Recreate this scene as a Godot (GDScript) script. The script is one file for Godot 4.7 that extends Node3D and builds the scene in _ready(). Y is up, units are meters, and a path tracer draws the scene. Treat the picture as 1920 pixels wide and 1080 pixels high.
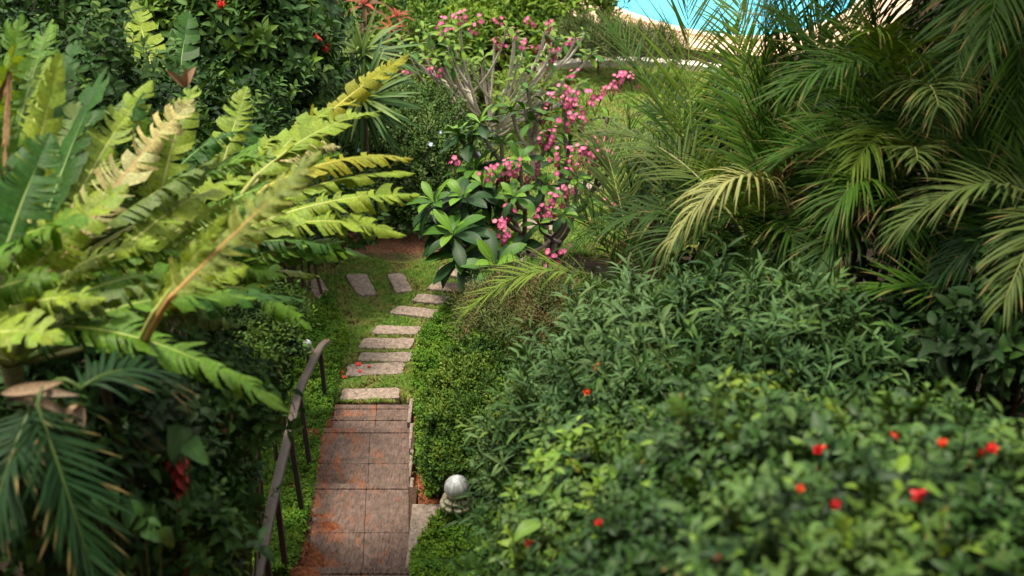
extends Node3D
var rng := RandomNumberGenerator.new()
var M := {}
var used := {}
var skins := {}
# where things stand, in metres
const EXPOSURE := 4.5
const LAWN := [Vector2(-3.533, -18.151), Vector2(-3.645, -19.793), Vector2(-2.958, -20.152), Vector2(-1.204, -20.202), Vector2(-0.507, -20.097), Vector2(0.447, -19.292), Vector2(-0.433, -18.527), Vector2(-1.006, -17.802), Vector2(-1.302, -17.119), Vector2(-1.442, -16.177), Vector2(-1.424, -15.353), Vector2(-2.489, -15.358), Vector2(-2.526, -16.183), Vector2(-2.489, -16.962), Vector2(-2.653, -17.541)]
const LAWN_BEYOND := [Vector2(-0.909, -25.957), Vector2(0.515, -30.122), Vector2(1.564, -30.548), Vector2(5.748, -30.622), Vector2(5.025, -26.115), Vector2(3.137, -20.104), Vector2(-0.740, -20.154)]
const KERB_LINE := [Vector3(0.648, -0.183, -30.330), Vector3(1.176, -0.188, -30.628), Vector3(1.575, -0.191, -30.800), Vector3(1.974, -0.191, -30.882), Vector3(2.372, -0.195, -30.937), Vector3(2.767, -0.192, -30.927), Vector3(3.159, -0.193, -30.889), Vector3(3.610, -0.190, -30.798), Vector3(4.056, -0.191, -30.678), Vector3(4.557, -0.187, -30.503), Vector3(5.049, -0.186, -30.297)]
const MULCH := [Vector2(-2.943, -20.021), Vector2(-2.959, -20.979), Vector2(-2.321, -21.324), Vector2(-1.064, -21.315), Vector2(-0.831, -20.107), Vector2(-1.825, -19.817)]
const POOL_CENTRE := Vector3(6.2, 0, -39.6)
const POOL := [Vector2(10.568, -39.600), Vector2(10.413, -38.131), Vector2(9.977, -36.736), Vector2(9.331, -35.485), Vector2(8.567, -34.440), Vector2(7.766, -33.654), Vector2(6.974, -33.165), Vector2(6.200, -33.000), Vector2(5.426, -33.165), Vector2(4.634, -33.654), Vector2(3.833, -34.440), Vector2(3.069, -35.485), Vector2(2.423, -36.736), Vector2(1.987, -38.131), Vector2(1.832, -39.600), Vector2(1.987, -41.069), Vector2(2.423, -42.464), Vector2(3.069, -43.715), Vector2(3.833, -44.760), Vector2(4.634, -45.546), Vector2(5.426, -46.035), Vector2(6.200, -46.200), Vector2(6.974, -46.035), Vector2(7.766, -45.546), Vector2(8.567, -44.760), Vector2(9.331, -43.715), Vector2(9.977, -42.464), Vector2(10.413, -41.069)]
const STONES := [[Vector3(-3.119, 0.030, -18.403), Vector3(-3.448, 0.030, -19.090), Vector3(-3.161, 0.030, -19.128), Vector3(-2.911, 0.030, -18.457)],
	[Vector3(-2.484, 0.030, -18.494), Vector3(-2.796, 0.030, -19.263), Vector3(-2.426, 0.030, -19.302), Vector3(-2.177, 0.030, -18.530)],
	[Vector3(-1.898, 0.030, -18.603), Vector3(-2.103, 0.030, -19.282), Vector3(-1.812, 0.030, -19.321), Vector3(-1.598, 0.030, -18.658)],
	[Vector3(-1.265, 0.030, -19.282), Vector3(-1.208, 0.030, -19.577), Vector3(-0.720, 0.030, -19.517), Vector3(-0.760, 0.030, -19.090)],
	[Vector3(-1.420, 0.030, -18.732), Vector3(-1.303, 0.030, -18.995), Vector3(-0.685, 0.030, -18.938), Vector3(-0.727, 0.030, -18.585)],
	[Vector3(-1.645, 0.030, -18.331), Vector3(-1.524, 0.030, -18.585), Vector3(-0.844, 0.030, -18.457), Vector3(-0.927, 0.030, -18.171)],
	[Vector3(-1.953, 0.030, -17.926), Vector3(-1.822, 0.030, -18.189), Vector3(-1.065, 0.030, -18.013), Vector3(-1.194, 0.030, -17.737)],
	[Vector3(-2.184, 0.030, -17.270), Vector3(-2.096, 0.030, -17.551), Vector3(-1.389, 0.030, -17.501), Vector3(-1.446, 0.030, -17.237)],
	[Vector3(-2.351, 0.030, -16.836), Vector3(-2.271, 0.030, -17.156), Vector3(-1.448, 0.030, -17.139), Vector3(-1.523, 0.030, -16.805)],
	[Vector3(-2.312, 0.030, -16.465), Vector3(-2.274, 0.030, -16.711), Vector3(-1.461, 0.030, -16.727), Vector3(-1.505, 0.030, -16.435)],
	[Vector3(-2.427, 0.030, -16.018), Vector3(-2.436, 0.030, -16.374), Vector3(-1.560, 0.030, -16.435), Vector3(-1.575, 0.030, -16.106)],
	[Vector3(-2.446, 0.030, -15.395), Vector3(-2.436, 0.030, -15.702), Vector3(-1.587, 0.030, -15.745), Vector3(-1.572, 0.030, -15.450)],
	[Vector3(1.020, 0.030, -22.835), Vector3(1.134, 0.030, -23.143), Vector3(1.750, 0.030, -23.092), Vector3(1.687, 0.030, -22.734)],
	[Vector3(0.048, 0.030, -21.095), Vector3(0.243, 0.030, -21.480), Vector3(0.871, 0.030, -21.389), Vector3(0.713, 0.030, -20.939)]]
const STONE_LABELS := ["pale stone slab nearest the banana leaves, first of the three upright ones",
	"middle slab of the three set side by side across the lawn",
	"rightmost of the three slabs set side by side across the lawn",
	"farthest stone slab, half under the dark frangipani leaves",
	"stone slab just below the farthest one, its end under a palm frond",
	"long tilted slab between two others near the bend of the path",
	"tilted slab with a thick dark front edge at the bend of the path",
	"slab just below the bend, first of the straight row",
	"wide slab, second of the straight row from the bend",
	"slab above the one with red flowers on it",
	"slab with fallen red flowers lying on it",
	"slab nearest the foot of the stairs, with a strip of grass beyond it",
	"pale slab in the far lawn seen through the pink flowers",
	"pale slab behind the branches of the near frangipani"]
const TREADS := [[0.76, -8.600, -10.957, 2], [0.58, -10.957, -12.699, 2], [0.39, -12.699, -14.161, 2], [0.25, -14.161, -14.660, 1], [0.12, -14.660, -15.134, 1]]
const KERB := [Vector3(-1.154, 0.1, -12.104), Vector3(-0.534, 0.74, -9.4)]
const POSTS := [[Vector3(-2.597, -0.098, -15.275), Vector3(-2.621, 0.935, -15.275)], [Vector3(-2.476, 0.275, -13.096), Vector3(-2.536, 1.627, -13.096)], [Vector3(-2.410, 0.450, -12.022), Vector3(-2.476, 1.786, -12.022)], [Vector3(-2.377, 0.743, -10.670), Vector3(-2.394, 2.012, -10.670)], [Vector3(-2.327, 1.112, -9.750), Vector3(-2.347, 2.095, -9.750)]]
const RAIL := [Vector3(-2.598, 0.778, -15.750), Vector3(-2.621, 0.955, -15.275), Vector3(-2.579, 1.321, -14.185), Vector3(-2.536, 1.647, -13.096), Vector3(-2.476, 1.806, -12.022), Vector3(-2.394, 2.032, -10.670), Vector3(-2.347, 2.095, -9.750), Vector3(-2.316, 2.098, -9.000)]
const LAMP := Vector3(-0.613, 1.210, -11.750)
const LAMP_FAR := Vector3(-2.913, 0.646, -15.900)
const BANANAS := [[Vector3(-3.639, 5.358, -8.687), "banana plant at the edge with broad upright leaves, bright and dark"],
	[Vector3(-4.394, 5.579, -9.305), "banana plant at the upper left corner with a dry hanging brown leaf"],
	[Vector3(-3.451, 5.347, -7.655), "banana plant lowest on the left with one long leaf arching over the dark"],
	[Vector3(-2.915, 4.662, -10.345), "banana plant whose yellow-green leaves reach out over the lawn"],
	[Vector3(-3.602, 3.489, -15.285), "banana plant behind the others with leaves standing in the dark"]]
const BANANA_LEAVES := [[0, Vector3(-3.446, 5.691, -8.698), Vector3(-2.982, 6.469, -10.311), 0.15, 0.44, 25, 1, 0.7, 0.35],
	[0, Vector3(-3.549, 5.768, -8.812), Vector3(-3.293, 6.633, -10.162), 0.1, 0.42, -20, 3, 0.2, 0.3],
	[0, Vector3(-3.441, 6.164, -8.336), Vector3(-3.305, 7.064, -9.192), 0, 0.3, 50, 1, 0.1, 0.2],
	[0, Vector3(-3.217, 5.774, -8.708), Vector3(-2.655, 6.296, -10.340), 0.15, 0.4, 30, 2, 0.9, 0.4],
	[0, Vector3(-3.456, 5.731, -7.873), Vector3(-2.742, 6.301, -8.538), 0.15, 0.44, 20, 1, 0.5, 0.4],
	[0, Vector3(-3.102, 5.785, -8.871), Vector3(-2.364, 6.067, -9.555), 0.05, 0.46, -35, 4, 0.6, 0.9],
	[0, Vector3(-3.414, 6.112, -7.848), Vector3(-3.259, 6.656, -8.616), 0.05, 0.48, 30, 3, 0.4, 0.3],
	[0, Vector3(-3.295, 5.636, -8.373), Vector3(-2.509, 5.955, -8.337), 0.1, 0.3, 10, 1, 0.5, 0.5],
	[0, Vector3(-3.453, 5.662, -9.034), Vector3(-3.058, 5.735, -11.124), 0.2, 0.42, 0, 0, 0.5, 0.4],
	[0, Vector3(-2.927, 5.663, -8.755), Vector3(-2.162, 5.773, -9.923), 0.2, 0.4, 15, 1, 0.5, 0.5],
	[0, Vector3(-3.657, 5.930, -8.131), Vector3(-2.789, 6.359, -7.744), 0.15, 0.42, 10, 0, 0.5, 0.4],
	[0, Vector3(-3.562, 5.752, -9.035), Vector3(-3.596, 6.296, -10.276), 0.1, 0.44, 0, 4, 0.5, 0.3],
	[1, Vector3(-4.129, 6.004, -9.380), Vector3(-4.013, 6.989, -10.459), 0, 0.4, 30, 0, 0.6, 0.4],
	[1, Vector3(-4.015, 6.020, -9.668), Vector3(-3.929, 6.820, -10.884), 0.1, 0.4, -10, 0, 0.6, 0.4],
	[1, Vector3(-3.938, 5.807, -9.842), Vector3(-3.840, 6.546, -11.163), 0.1, 0.36, 0, 3, 0.2, 0.3],
	[1, Vector3(-3.862, 5.804, -8.214), Vector3(-3.384, 6.424, -8.589), 0.1, 0.46, 20, 3, 0.5, 0.3],
	[1, Vector3(-3.761, 5.841, -7.669), Vector3(-3.179, 6.262, -7.545), 0.15, 0.46, 10, 0, 0.4, 0.4],
	[1, Vector3(-3.850, 6.788, -9.566), Vector3(-3.774, 6.184, -8.908), 0.05, 0.07, 0, 6, 0.4, 0.9],
	[1, Vector3(-4.157, 6.198, -9.680), Vector3(-3.723, 7.048, -9.475), 0.05, 0.34, 0, 1, 0.5, 0.4],
	[2, Vector3(-3.257, 5.623, -7.655), Vector3(-1.471, 5.210, -7.234), 0.42, 0.36, 0, 0, 0.6, 0.5],
	[2, Vector3(-3.222, 5.716, -7.600), Vector3(-2.304, 5.851, -7.881), 0.12, 0.38, -35, 4, 0.6, 0.8],
	[2, Vector3(-3.440, 5.788, -7.544), Vector3(-2.681, 5.904, -7.552), 0.12, 0.34, 0, 1, 0.4, 0.5],
	[2, Vector3(-3.474, 5.805, -7.165), Vector3(-2.802, 5.892, -7.016), 0.15, 0.44, 0, 1, 0.2, 0.4],
	[2, Vector3(-3.196, 5.601, -8.033), Vector3(-2.392, 5.547, -8.629), 0.15, 0.32, 0, 0, 0.5, 0.5],
	[2, Vector3(-3.129, 5.531, -7.778), Vector3(-1.914, 5.370, -8.539), 0.25, 0.36, 10, 0, 0.6, 0.5],
	[2, Vector3(-2.848, 5.395, -8.169), Vector3(-1.655, 4.990, -9.194), 0.25, 0.38, 0, 3, 0.5, 0.6],
	[2, Vector3(-3.290, 5.497, -7.691), Vector3(-2.249, 5.413, -7.410), 0.25, 0.36, 0, 3, 0.5, 0.6],
	[2, Vector3(-3.570, 5.855, -7.644), Vector3(-2.999, 5.980, -7.713), 0.1, 0.4, 15, 0, 0.5, 0.4],
	[2, Vector3(-2.141, 6.128, -7.140), Vector3(-1.226, 6.855, -7.801), 0.02, 0.36, 25, 7, 1, 0.5, Vector3(-2.641, 5.206, -7.887)],
	[2, Vector3(-2.280, 5.973, -7.248), Vector3(-1.762, 6.609, -7.368), 0.03, 0.2, 50, 1, 0.9, 0.3, Vector3(-2.710, 5.163, -7.959)],
	[3, Vector3(-2.455, 5.133, -10.691), Vector3(-1.755, 5.583, -12.100), 0.25, 0.44, 10, 1, 0.6, 0.5],
	[3, Vector3(-2.194, 5.355, -11.286), Vector3(-1.083, 5.742, -13.293), 0.12, 0.34, 20, 5, 0.6, 0.5],
	[3, Vector3(-2.331, 5.347, -10.924), Vector3(-1.274, 5.525, -12.139), 0.25, 0.36, 0, 1, 0.4, 0.5],
	[3, Vector3(-2.220, 5.290, -10.811), Vector3(-0.950, 5.227, -11.622), 0.25, 0.4, 0, 5, 0.6, 0.6],
	[3, Vector3(-2.223, 5.136, -10.743), Vector3(-0.920, 5.177, -11.387), 0.2, 0.28, -10, 1, 0.2, 0.5],
	[3, Vector3(-2.350, 5.081, -10.352), Vector3(-0.843, 5.148, -10.943), 0.22, 0.46, 10, 1, 0.6, 0.6],
	[3, Vector3(-2.331, 5.081, -10.244), Vector3(-0.955, 4.900, -10.598), 0.28, 0.38, 10, 1, 0.6, 0.6],
	[3, Vector3(-2.423, 4.933, -9.920), Vector3(-1.290, 4.742, -10.484), 0.3, 0.42, 0, 0, 0.6, 0.6],
	[3, Vector3(-2.488, 5.016, -10.061), Vector3(-1.439, 4.980, -10.134), 0.2, 0.36, -20, 3, 0.5, 0.7],
	[3, Vector3(-2.744, 5.175, -11.200), Vector3(-2.574, 5.814, -12.035), 0.05, 0.4, 10, 1, 0.7, 0.3],
	[3, Vector3(-3.075, 5.021, -10.819), Vector3(-2.176, 5.486, -11.561), 0.2, 0.4, 0, 0, 0.5, 0.5],
	[3, Vector3(-2.424, 4.867, -9.655), Vector3(-1.673, 4.584, -9.427), 0.25, 0.34, 0, 0, 0.5, 0.6],
	[3, Vector3(-2.867, 5.042, -10.545), Vector3(-1.777, 5.270, -11.104), 0.2, 0.44, 0, 0, 0.5, 0.5],
	[3, Vector3(-3.188, 4.946, -10.637), Vector3(-2.667, 5.313, -11.388), 0.1, 0.44, 10, 4, 0.5, 0.5],
	[3, Vector3(-2.905, 4.809, -9.959), Vector3(-1.903, 4.899, -9.787), 0.2, 0.4, 0, 0, 0.6, 0.6],
	[4, Vector3(-4.231, 3.981, -15.326), Vector3(-4.731, 4.861, -16.045), 0.2, 0.5, 0, 0, 0.1, 0.4],
	[4, Vector3(-4.456, 4.685, -15.521), Vector3(-4.927, 5.373, -16.683), 0.1, 0.5, 20, 1, 0.1, 0.3],
	[4, Vector3(-4.219, 4.353, -15.470), Vector3(-4.249, 5.194, -16.818), 0.1, 0.5, 20, 3, 0.1, 0.3],
	[4, Vector3(-3.784, 4.004, -15.451), Vector3(-4.633, 4.630, -14.898), 0.3, 0.5, 0, 0, 0.3, 0.5],
	[4, Vector3(-3.660, 3.806, -15.403), Vector3(-3.964, 4.861, -14.624), 0.2, 0.5, 0, 3, 0.3, 0.5],
	[0, Vector3(-3.695, 5.204, -9.402), Vector3(-3.282, 5.861, -9.910), 0.297506, 0.309416, 6.42375, 3, 0.638341, 0.369066],
	[0, Vector3(-3.626, 5.186, -8.987), Vector3(-3.801, 5.765, -10.064), 0.290231, 0.435765, -3.93248, 3, 0.835851, 0.502382],
	[0, Vector3(-3.885, 5.444, -9.884), Vector3(-2.866, 5.446, -9.896), 0.122985, 0.412785, -8.17665, 1, 0.706973, 0.539565],
	[2, Vector3(-3.309, 5.263, -8.812), Vector3(-3.164, 5.188, -9.879), 0.179718, 0.40368, 19.0615, 1, 0.998639, 0.378229],
	[2, Vector3(-2.619, 5.331, -8.502), Vector3(-2.087, 5.312, -9.170), 0.099678, 0.351765, 28.7598, 1, 0.638739, 0.53288],
	[3, Vector3(-3.123, 4.908, -10.914), Vector3(-2.413, 5.476, -11.923), 0.273982, 0.452758, 21.4415, 3, 0.509094, 0.415599],
	[0, Vector3(-3.197, 5.234, -10.029), Vector3(-3.065, 6.149, -10.303), 0.145409, 0.45389, -6.80849, 0, 0.681662, 0.481914],
	[0, Vector3(-3.041, 5.489, -9.598), Vector3(-2.594, 5.436, -9.646), 0.0648349, 0.308843, -18.1931, 1, 0.803259, 0.518492],
	[3, Vector3(-3.105, 4.281, -10.552), Vector3(-2.288, 4.259, -10.968), 0.296914, 0.376442, -13.0696, 4, 0.745969, 0.387625],
	[2, Vector3(-3.464, 5.169, -8.410), Vector3(-3.119, 5.609, -8.767), 0.102016, 0.337035, 30.8797, 1, 0.662507, 0.65641],
	[0, Vector3(-3.349, 4.952, -9.328), Vector3(-2.472, 4.796, -10.201), 0.173572, 0.314865, -15.2355, 1, 0.668295, 0.562764],
	[3, Vector3(-2.537, 4.782, -11.225), Vector3(-2.010, 4.605, -11.986), 0.134633, 0.362749, 4.74733, 1, 0.980887, 0.567341],
	[0, Vector3(-3.655, 5.175, -9.676), Vector3(-3.243, 4.952, -10.322), 0.166144, 0.375549, -1.73917, 4, 0.609271, 0.301309],
	[0, Vector3(-3.943, 5.259, -8.980), Vector3(-3.182, 5.092, -9.614), 0.269677, 0.332267, 17.0037, 3, 0.909215, 0.524949],
	[3, Vector3(-2.879, 4.744, -10.766), Vector3(-2.481, 4.903, -11.261), 0.26618, 0.3973, -20.2867, 3, 0.539845, 0.651629],
	[0, Vector3(-3.593, 5.654, -9.281), Vector3(-3.415, 6.249, -10.288), 0.263869, 0.364009, -24.5964, 3, 0.756237, 0.473581],
	[3, Vector3(-2.758, 4.599, -11.275), Vector3(-1.595, 4.471, -12.343), 0.169669, 0.318908, 9.08038, 3, 0.937144, 0.37054],
	[0, Vector3(-3.609, 5.159, -9.203), Vector3(-3.317, 6.140, -9.571), 0.246555, 0.396159, 6.84166, 1, 0.705588, 0.41738],
	[0, Vector3(-3.141, 4.837, -9.550), Vector3(-2.986, 5.327, -10.749), 0.126413, 0.438804, 25.0795, 2, 0.695903, 0.400678],
	[3, Vector3(-3.002, 4.587, -10.752), Vector3(-2.638, 5.007, -11.795), 0.0944172, 0.444306, -3.96083, 3, 0.837483, 0.653295],
	[0, Vector3(-3.496, 5.109, -9.144), Vector3(-3.738, 5.796, -10.354), 0.257443, 0.428177, 26.5075, 0, 0.579233, 0.533668],
	[2, Vector3(-3.087, 5.259, -9.012), Vector3(-2.109, 5.628, -9.777), 0.271582, 0.335548, 25.0674, 1, 0.926387, 0.575104],
	[3, Vector3(-3.134, 4.738, -10.870), Vector3(-2.476, 4.709, -11.413), 0.18244, 0.372301, 26.1995, 4, 0.984756, 0.425251],
	[2, Vector3(-3.290, 5.395, -8.644), Vector3(-2.544, 5.473, -9.091), 0.287767, 0.399717, -19.0763, 0, 0.729098, 0.686024],
	[3, Vector3(-2.503, 4.528, -11.013), Vector3(-1.974, 5.136, -11.362), 0.282061, 0.44281, 24.4543, 1, 0.962, 0.327632],
	[0, Vector3(-2.927, 5.479, -10.084), Vector3(-2.029, 5.732, -10.426), 0.181092, 0.325203, -23.2266, 0, 0.974621, 0.332778],
	[0, Vector3(-3.936, 5.094, -9.062), Vector3(-3.135, 4.923, -9.851), 0.288153, 0.440557, 20.3603, 3, 0.846881, 0.589483],
	[3, Vector3(-3.207, 4.825, -10.885), Vector3(-2.570, 5.100, -11.346), 0.0908537, 0.442345, 6.03857, 1, 0.930798, 0.431369],
	[2, Vector3(-3.725, 5.373, -8.587), Vector3(-3.155, 5.491, -8.640), 0.0789916, 0.397495, -28.9237, 1, 0.776763, 0.490681],
	[3, Vector3(-2.902, 4.237, -10.894), Vector3(-1.923, 3.978, -11.568), 0.224339, 0.353797, -17.9198, 1, 0.553581, 0.547699],
	[0, Vector3(-3.803, 5.125, -9.717), Vector3(-3.002, 5.766, -10.290), 0.264491, 0.405912, -8.48256, 2, 0.812527, 0.435659],
	[3, Vector3(-3.293, 4.973, -11.021), Vector3(-2.731, 5.000, -10.900), 0.130587, 0.376183, 36.8632, 0, 0.588568, 0.317262],
	[3, Vector3(-2.851, 4.591, -10.902), Vector3(-2.359, 5.101, -11.960), 0.277116, 0.411474, -21.8253, 0, 0.535746, 0.390451],
	[0, Vector3(-3.344, 5.677, -9.989), Vector3(-3.357, 6.134, -10.835), 0.253979, 0.3477, -2.80779, 4, 0.517021, 0.464919],
	[0, Vector3(-3.084, 5.063, -9.380), Vector3(-2.270, 4.991, -9.830), 0.0937173, 0.302871, 32.0905, 1, 0.665676, 0.663416],
	[3, Vector3(-2.564, 4.574, -11.419), Vector3(-1.892, 5.237, -11.625), 0.15076, 0.397424, 17.2988, 1, 0.806461, 0.425111],
	[3, Vector3(-3.192, 5.140, -11.030), Vector3(-2.126, 5.007, -12.074), 0.17481, 0.318243, -6.16519, 2, 0.785038, 0.381494],
	[0, Vector3(-3.670, 5.240, -9.082), Vector3(-2.790, 5.407, -10.036), 0.276754, 0.312114, 29.2753, 1, 0.949541, 0.598774],
	[3, Vector3(-2.629, 4.998, -11.110), Vector3(-2.173, 5.503, -11.523), 0.295731, 0.397089, -4.50019, 1, 0.585937, 0.385989],
	[0, Vector3(-2.967, 4.945, -9.991), Vector3(-2.641, 4.717, -10.543), 0.260781, 0.316678, -16.0295, 1, 0.696146, 0.540548],
	[2, Vector3(-3.211, 5.021, -8.754), Vector3(-2.332, 5.639, -9.210), 0.104812, 0.338124, 10.1672, 1, 0.969522, 0.570992],
	[2, Vector3(-3.253, 5.216, -8.221), Vector3(-2.705, 5.133, -8.315), 0.0567388, 0.330582, 27.7789, 3, 0.969217, 0.498932],
	[0, Vector3(-2.932, 4.904, -9.816), Vector3(-2.449, 4.756, -10.010), 0.0514629, 0.411677, 1.32091, 4, 0.605737, 0.432203],
	[3, Vector3(-2.882, 4.215, -10.915), Vector3(-1.604, 4.533, -11.241), 0.203767, 0.396015, 11.9455, 0, 0.691402, 0.392542],
	[3, Vector3(-3.211, 5.200, -11.026), Vector3(-2.567, 5.582, -11.434), 0.2086, 0.327216, -5.81279, 3, 0.629003, 0.434031],
	[3, Vector3(-3.393, 4.981, -11.226), Vector3(-2.370, 5.048, -12.280), 0.0684844, 0.400424, -16.2746, 1, 0.571631, 0.584443],
	[3, Vector3(-2.588, 4.588, -11.054), Vector3(-1.321, 4.827, -11.118), 0.259166, 0.323873, -17.6785, 0, 0.6476, 0.652981],
	[0, Vector3(-3.756, 5.498, -9.338), Vector3(-2.957, 5.359, -9.607), 0.154243, 0.300425, 7.05533, 3, 0.536023, 0.473352],
	[0, Vector3(-2.965, 5.212, -9.246), Vector3(-3.054, 5.678, -10.121), 0.0701798, 0.314909, 32.1775, 1, 0.759898, 0.510022],
	[0, Vector3(-4.005, 5.251, -9.480), Vector3(-3.371, 5.275, -10.345), 0.0661143, 0.3698, -20.5153, 0, 0.982488, 0.506847],
	[3, Vector3(-3.108, 4.818, -11.250), Vector3(-2.526, 5.138, -11.296), 0.288801, 0.325128, 23.7365, 4, 0.88715, 0.537145],
	[3, Vector3(-3.259, 4.794, -11.077), Vector3(-2.143, 4.809, -12.323), 0.299571, 0.392825, -28.188, 1, 0.630742, 0.534829],
	[3, Vector3(-2.716, 4.149, -10.895), Vector3(-2.003, 4.642, -11.385), 0.125039, 0.350576, -15.3643, 2, 0.808624, 0.407631],
	[3, Vector3(-2.844, 4.657, -11.495), Vector3(-1.783, 4.909, -12.585), 0.0941234, 0.315332, 39.6391, 0, 0.760551, 0.318589],
	[0, Vector3(-2.900, 5.237, -9.415), Vector3(-1.899, 5.527, -9.987), 0.208138, 0.451774, 0.262344, 0, 0.671849, 0.317457],
	[0, Vector3(-4.133, 5.710, -9.948), Vector3(-3.734, 5.480, -11.000), 0.135793, 0.355909, 17.7519, 0, 0.673208, 0.338655],
	[2, Vector3(-3.074, 5.087, -8.450), Vector3(-2.223, 5.467, -8.690), 0.146895, 0.333716, -28.0897, 1, 0.550223, 0.350801],
	[2, Vector3(-2.854, 5.124, -8.437), Vector3(-2.116, 4.985, -8.779), 0.278421, 0.316466, 34.4573, 4, 0.989997, 0.632314],
	[3, Vector3(-2.929, 4.175, -10.775), Vector3(-2.288, 4.245, -10.847), 0.15694, 0.319801, 7.41783, 1, 0.807081, 0.610149],
	[0, Vector3(-2.948, 5.438, -9.724), Vector3(-2.724, 6.281, -10.728), 0.24089, 0.375132, 21.9274, 1, 0.598552, 0.433232],
	[0, Vector3(-3.765, 5.186, -9.446), Vector3(-3.125, 4.764, -10.220), 0.292498, 0.448603, 21.9133, 3, 0.810903, 0.627751],
	[3, Vector3(-2.520, 4.946, -11.640), Vector3(-1.751, 5.040, -12.401), 0.270709, 0.38576, 29.2129, 2, 0.977691, 0.647947],
	[0, Vector3(-3.825, 5.924, -9.458), Vector3(-3.850, 6.625, -10.453), 0.217016, 0.305711, -22.2223, 1, 0.612395, 0.619245],
	[0, Vector3(-3.318, 5.728, -9.529), Vector3(-2.979, 6.468, -10.037), 0.116314, 0.364936, -20.7786, 3, 0.830069, 0.579716]]
const PALMS := [[Vector3(1.627, 1.887, -14.391), "low palm whose yellowish frond arches over the grass towards the stepping stones"],
	[Vector3(2.541, 3.753, -12.610), "palm with upright feathery fronds standing against the blue pool"],
	[Vector3(3.703, 4.432, -11.843), "palm with a fan of hanging pale leaflets above the dark thicket"],
	[Vector3(4.736, 4.331, -10.454), "palm at the right edge with grey-green drooping fronds"],
	[Vector3(4.799, 7.317, -12.658), "tall palm at the upper right corner with dark hanging fronds"],
	[Vector3(-2.856, 5.674, -6.862), "palm in the lower left corner with deep shade painted into its fronds"],
	[Vector3(0.865, 2.968, -10.298), "small palm frond with brownish leaflets rising from the bushes beside the stairs"]]
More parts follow.
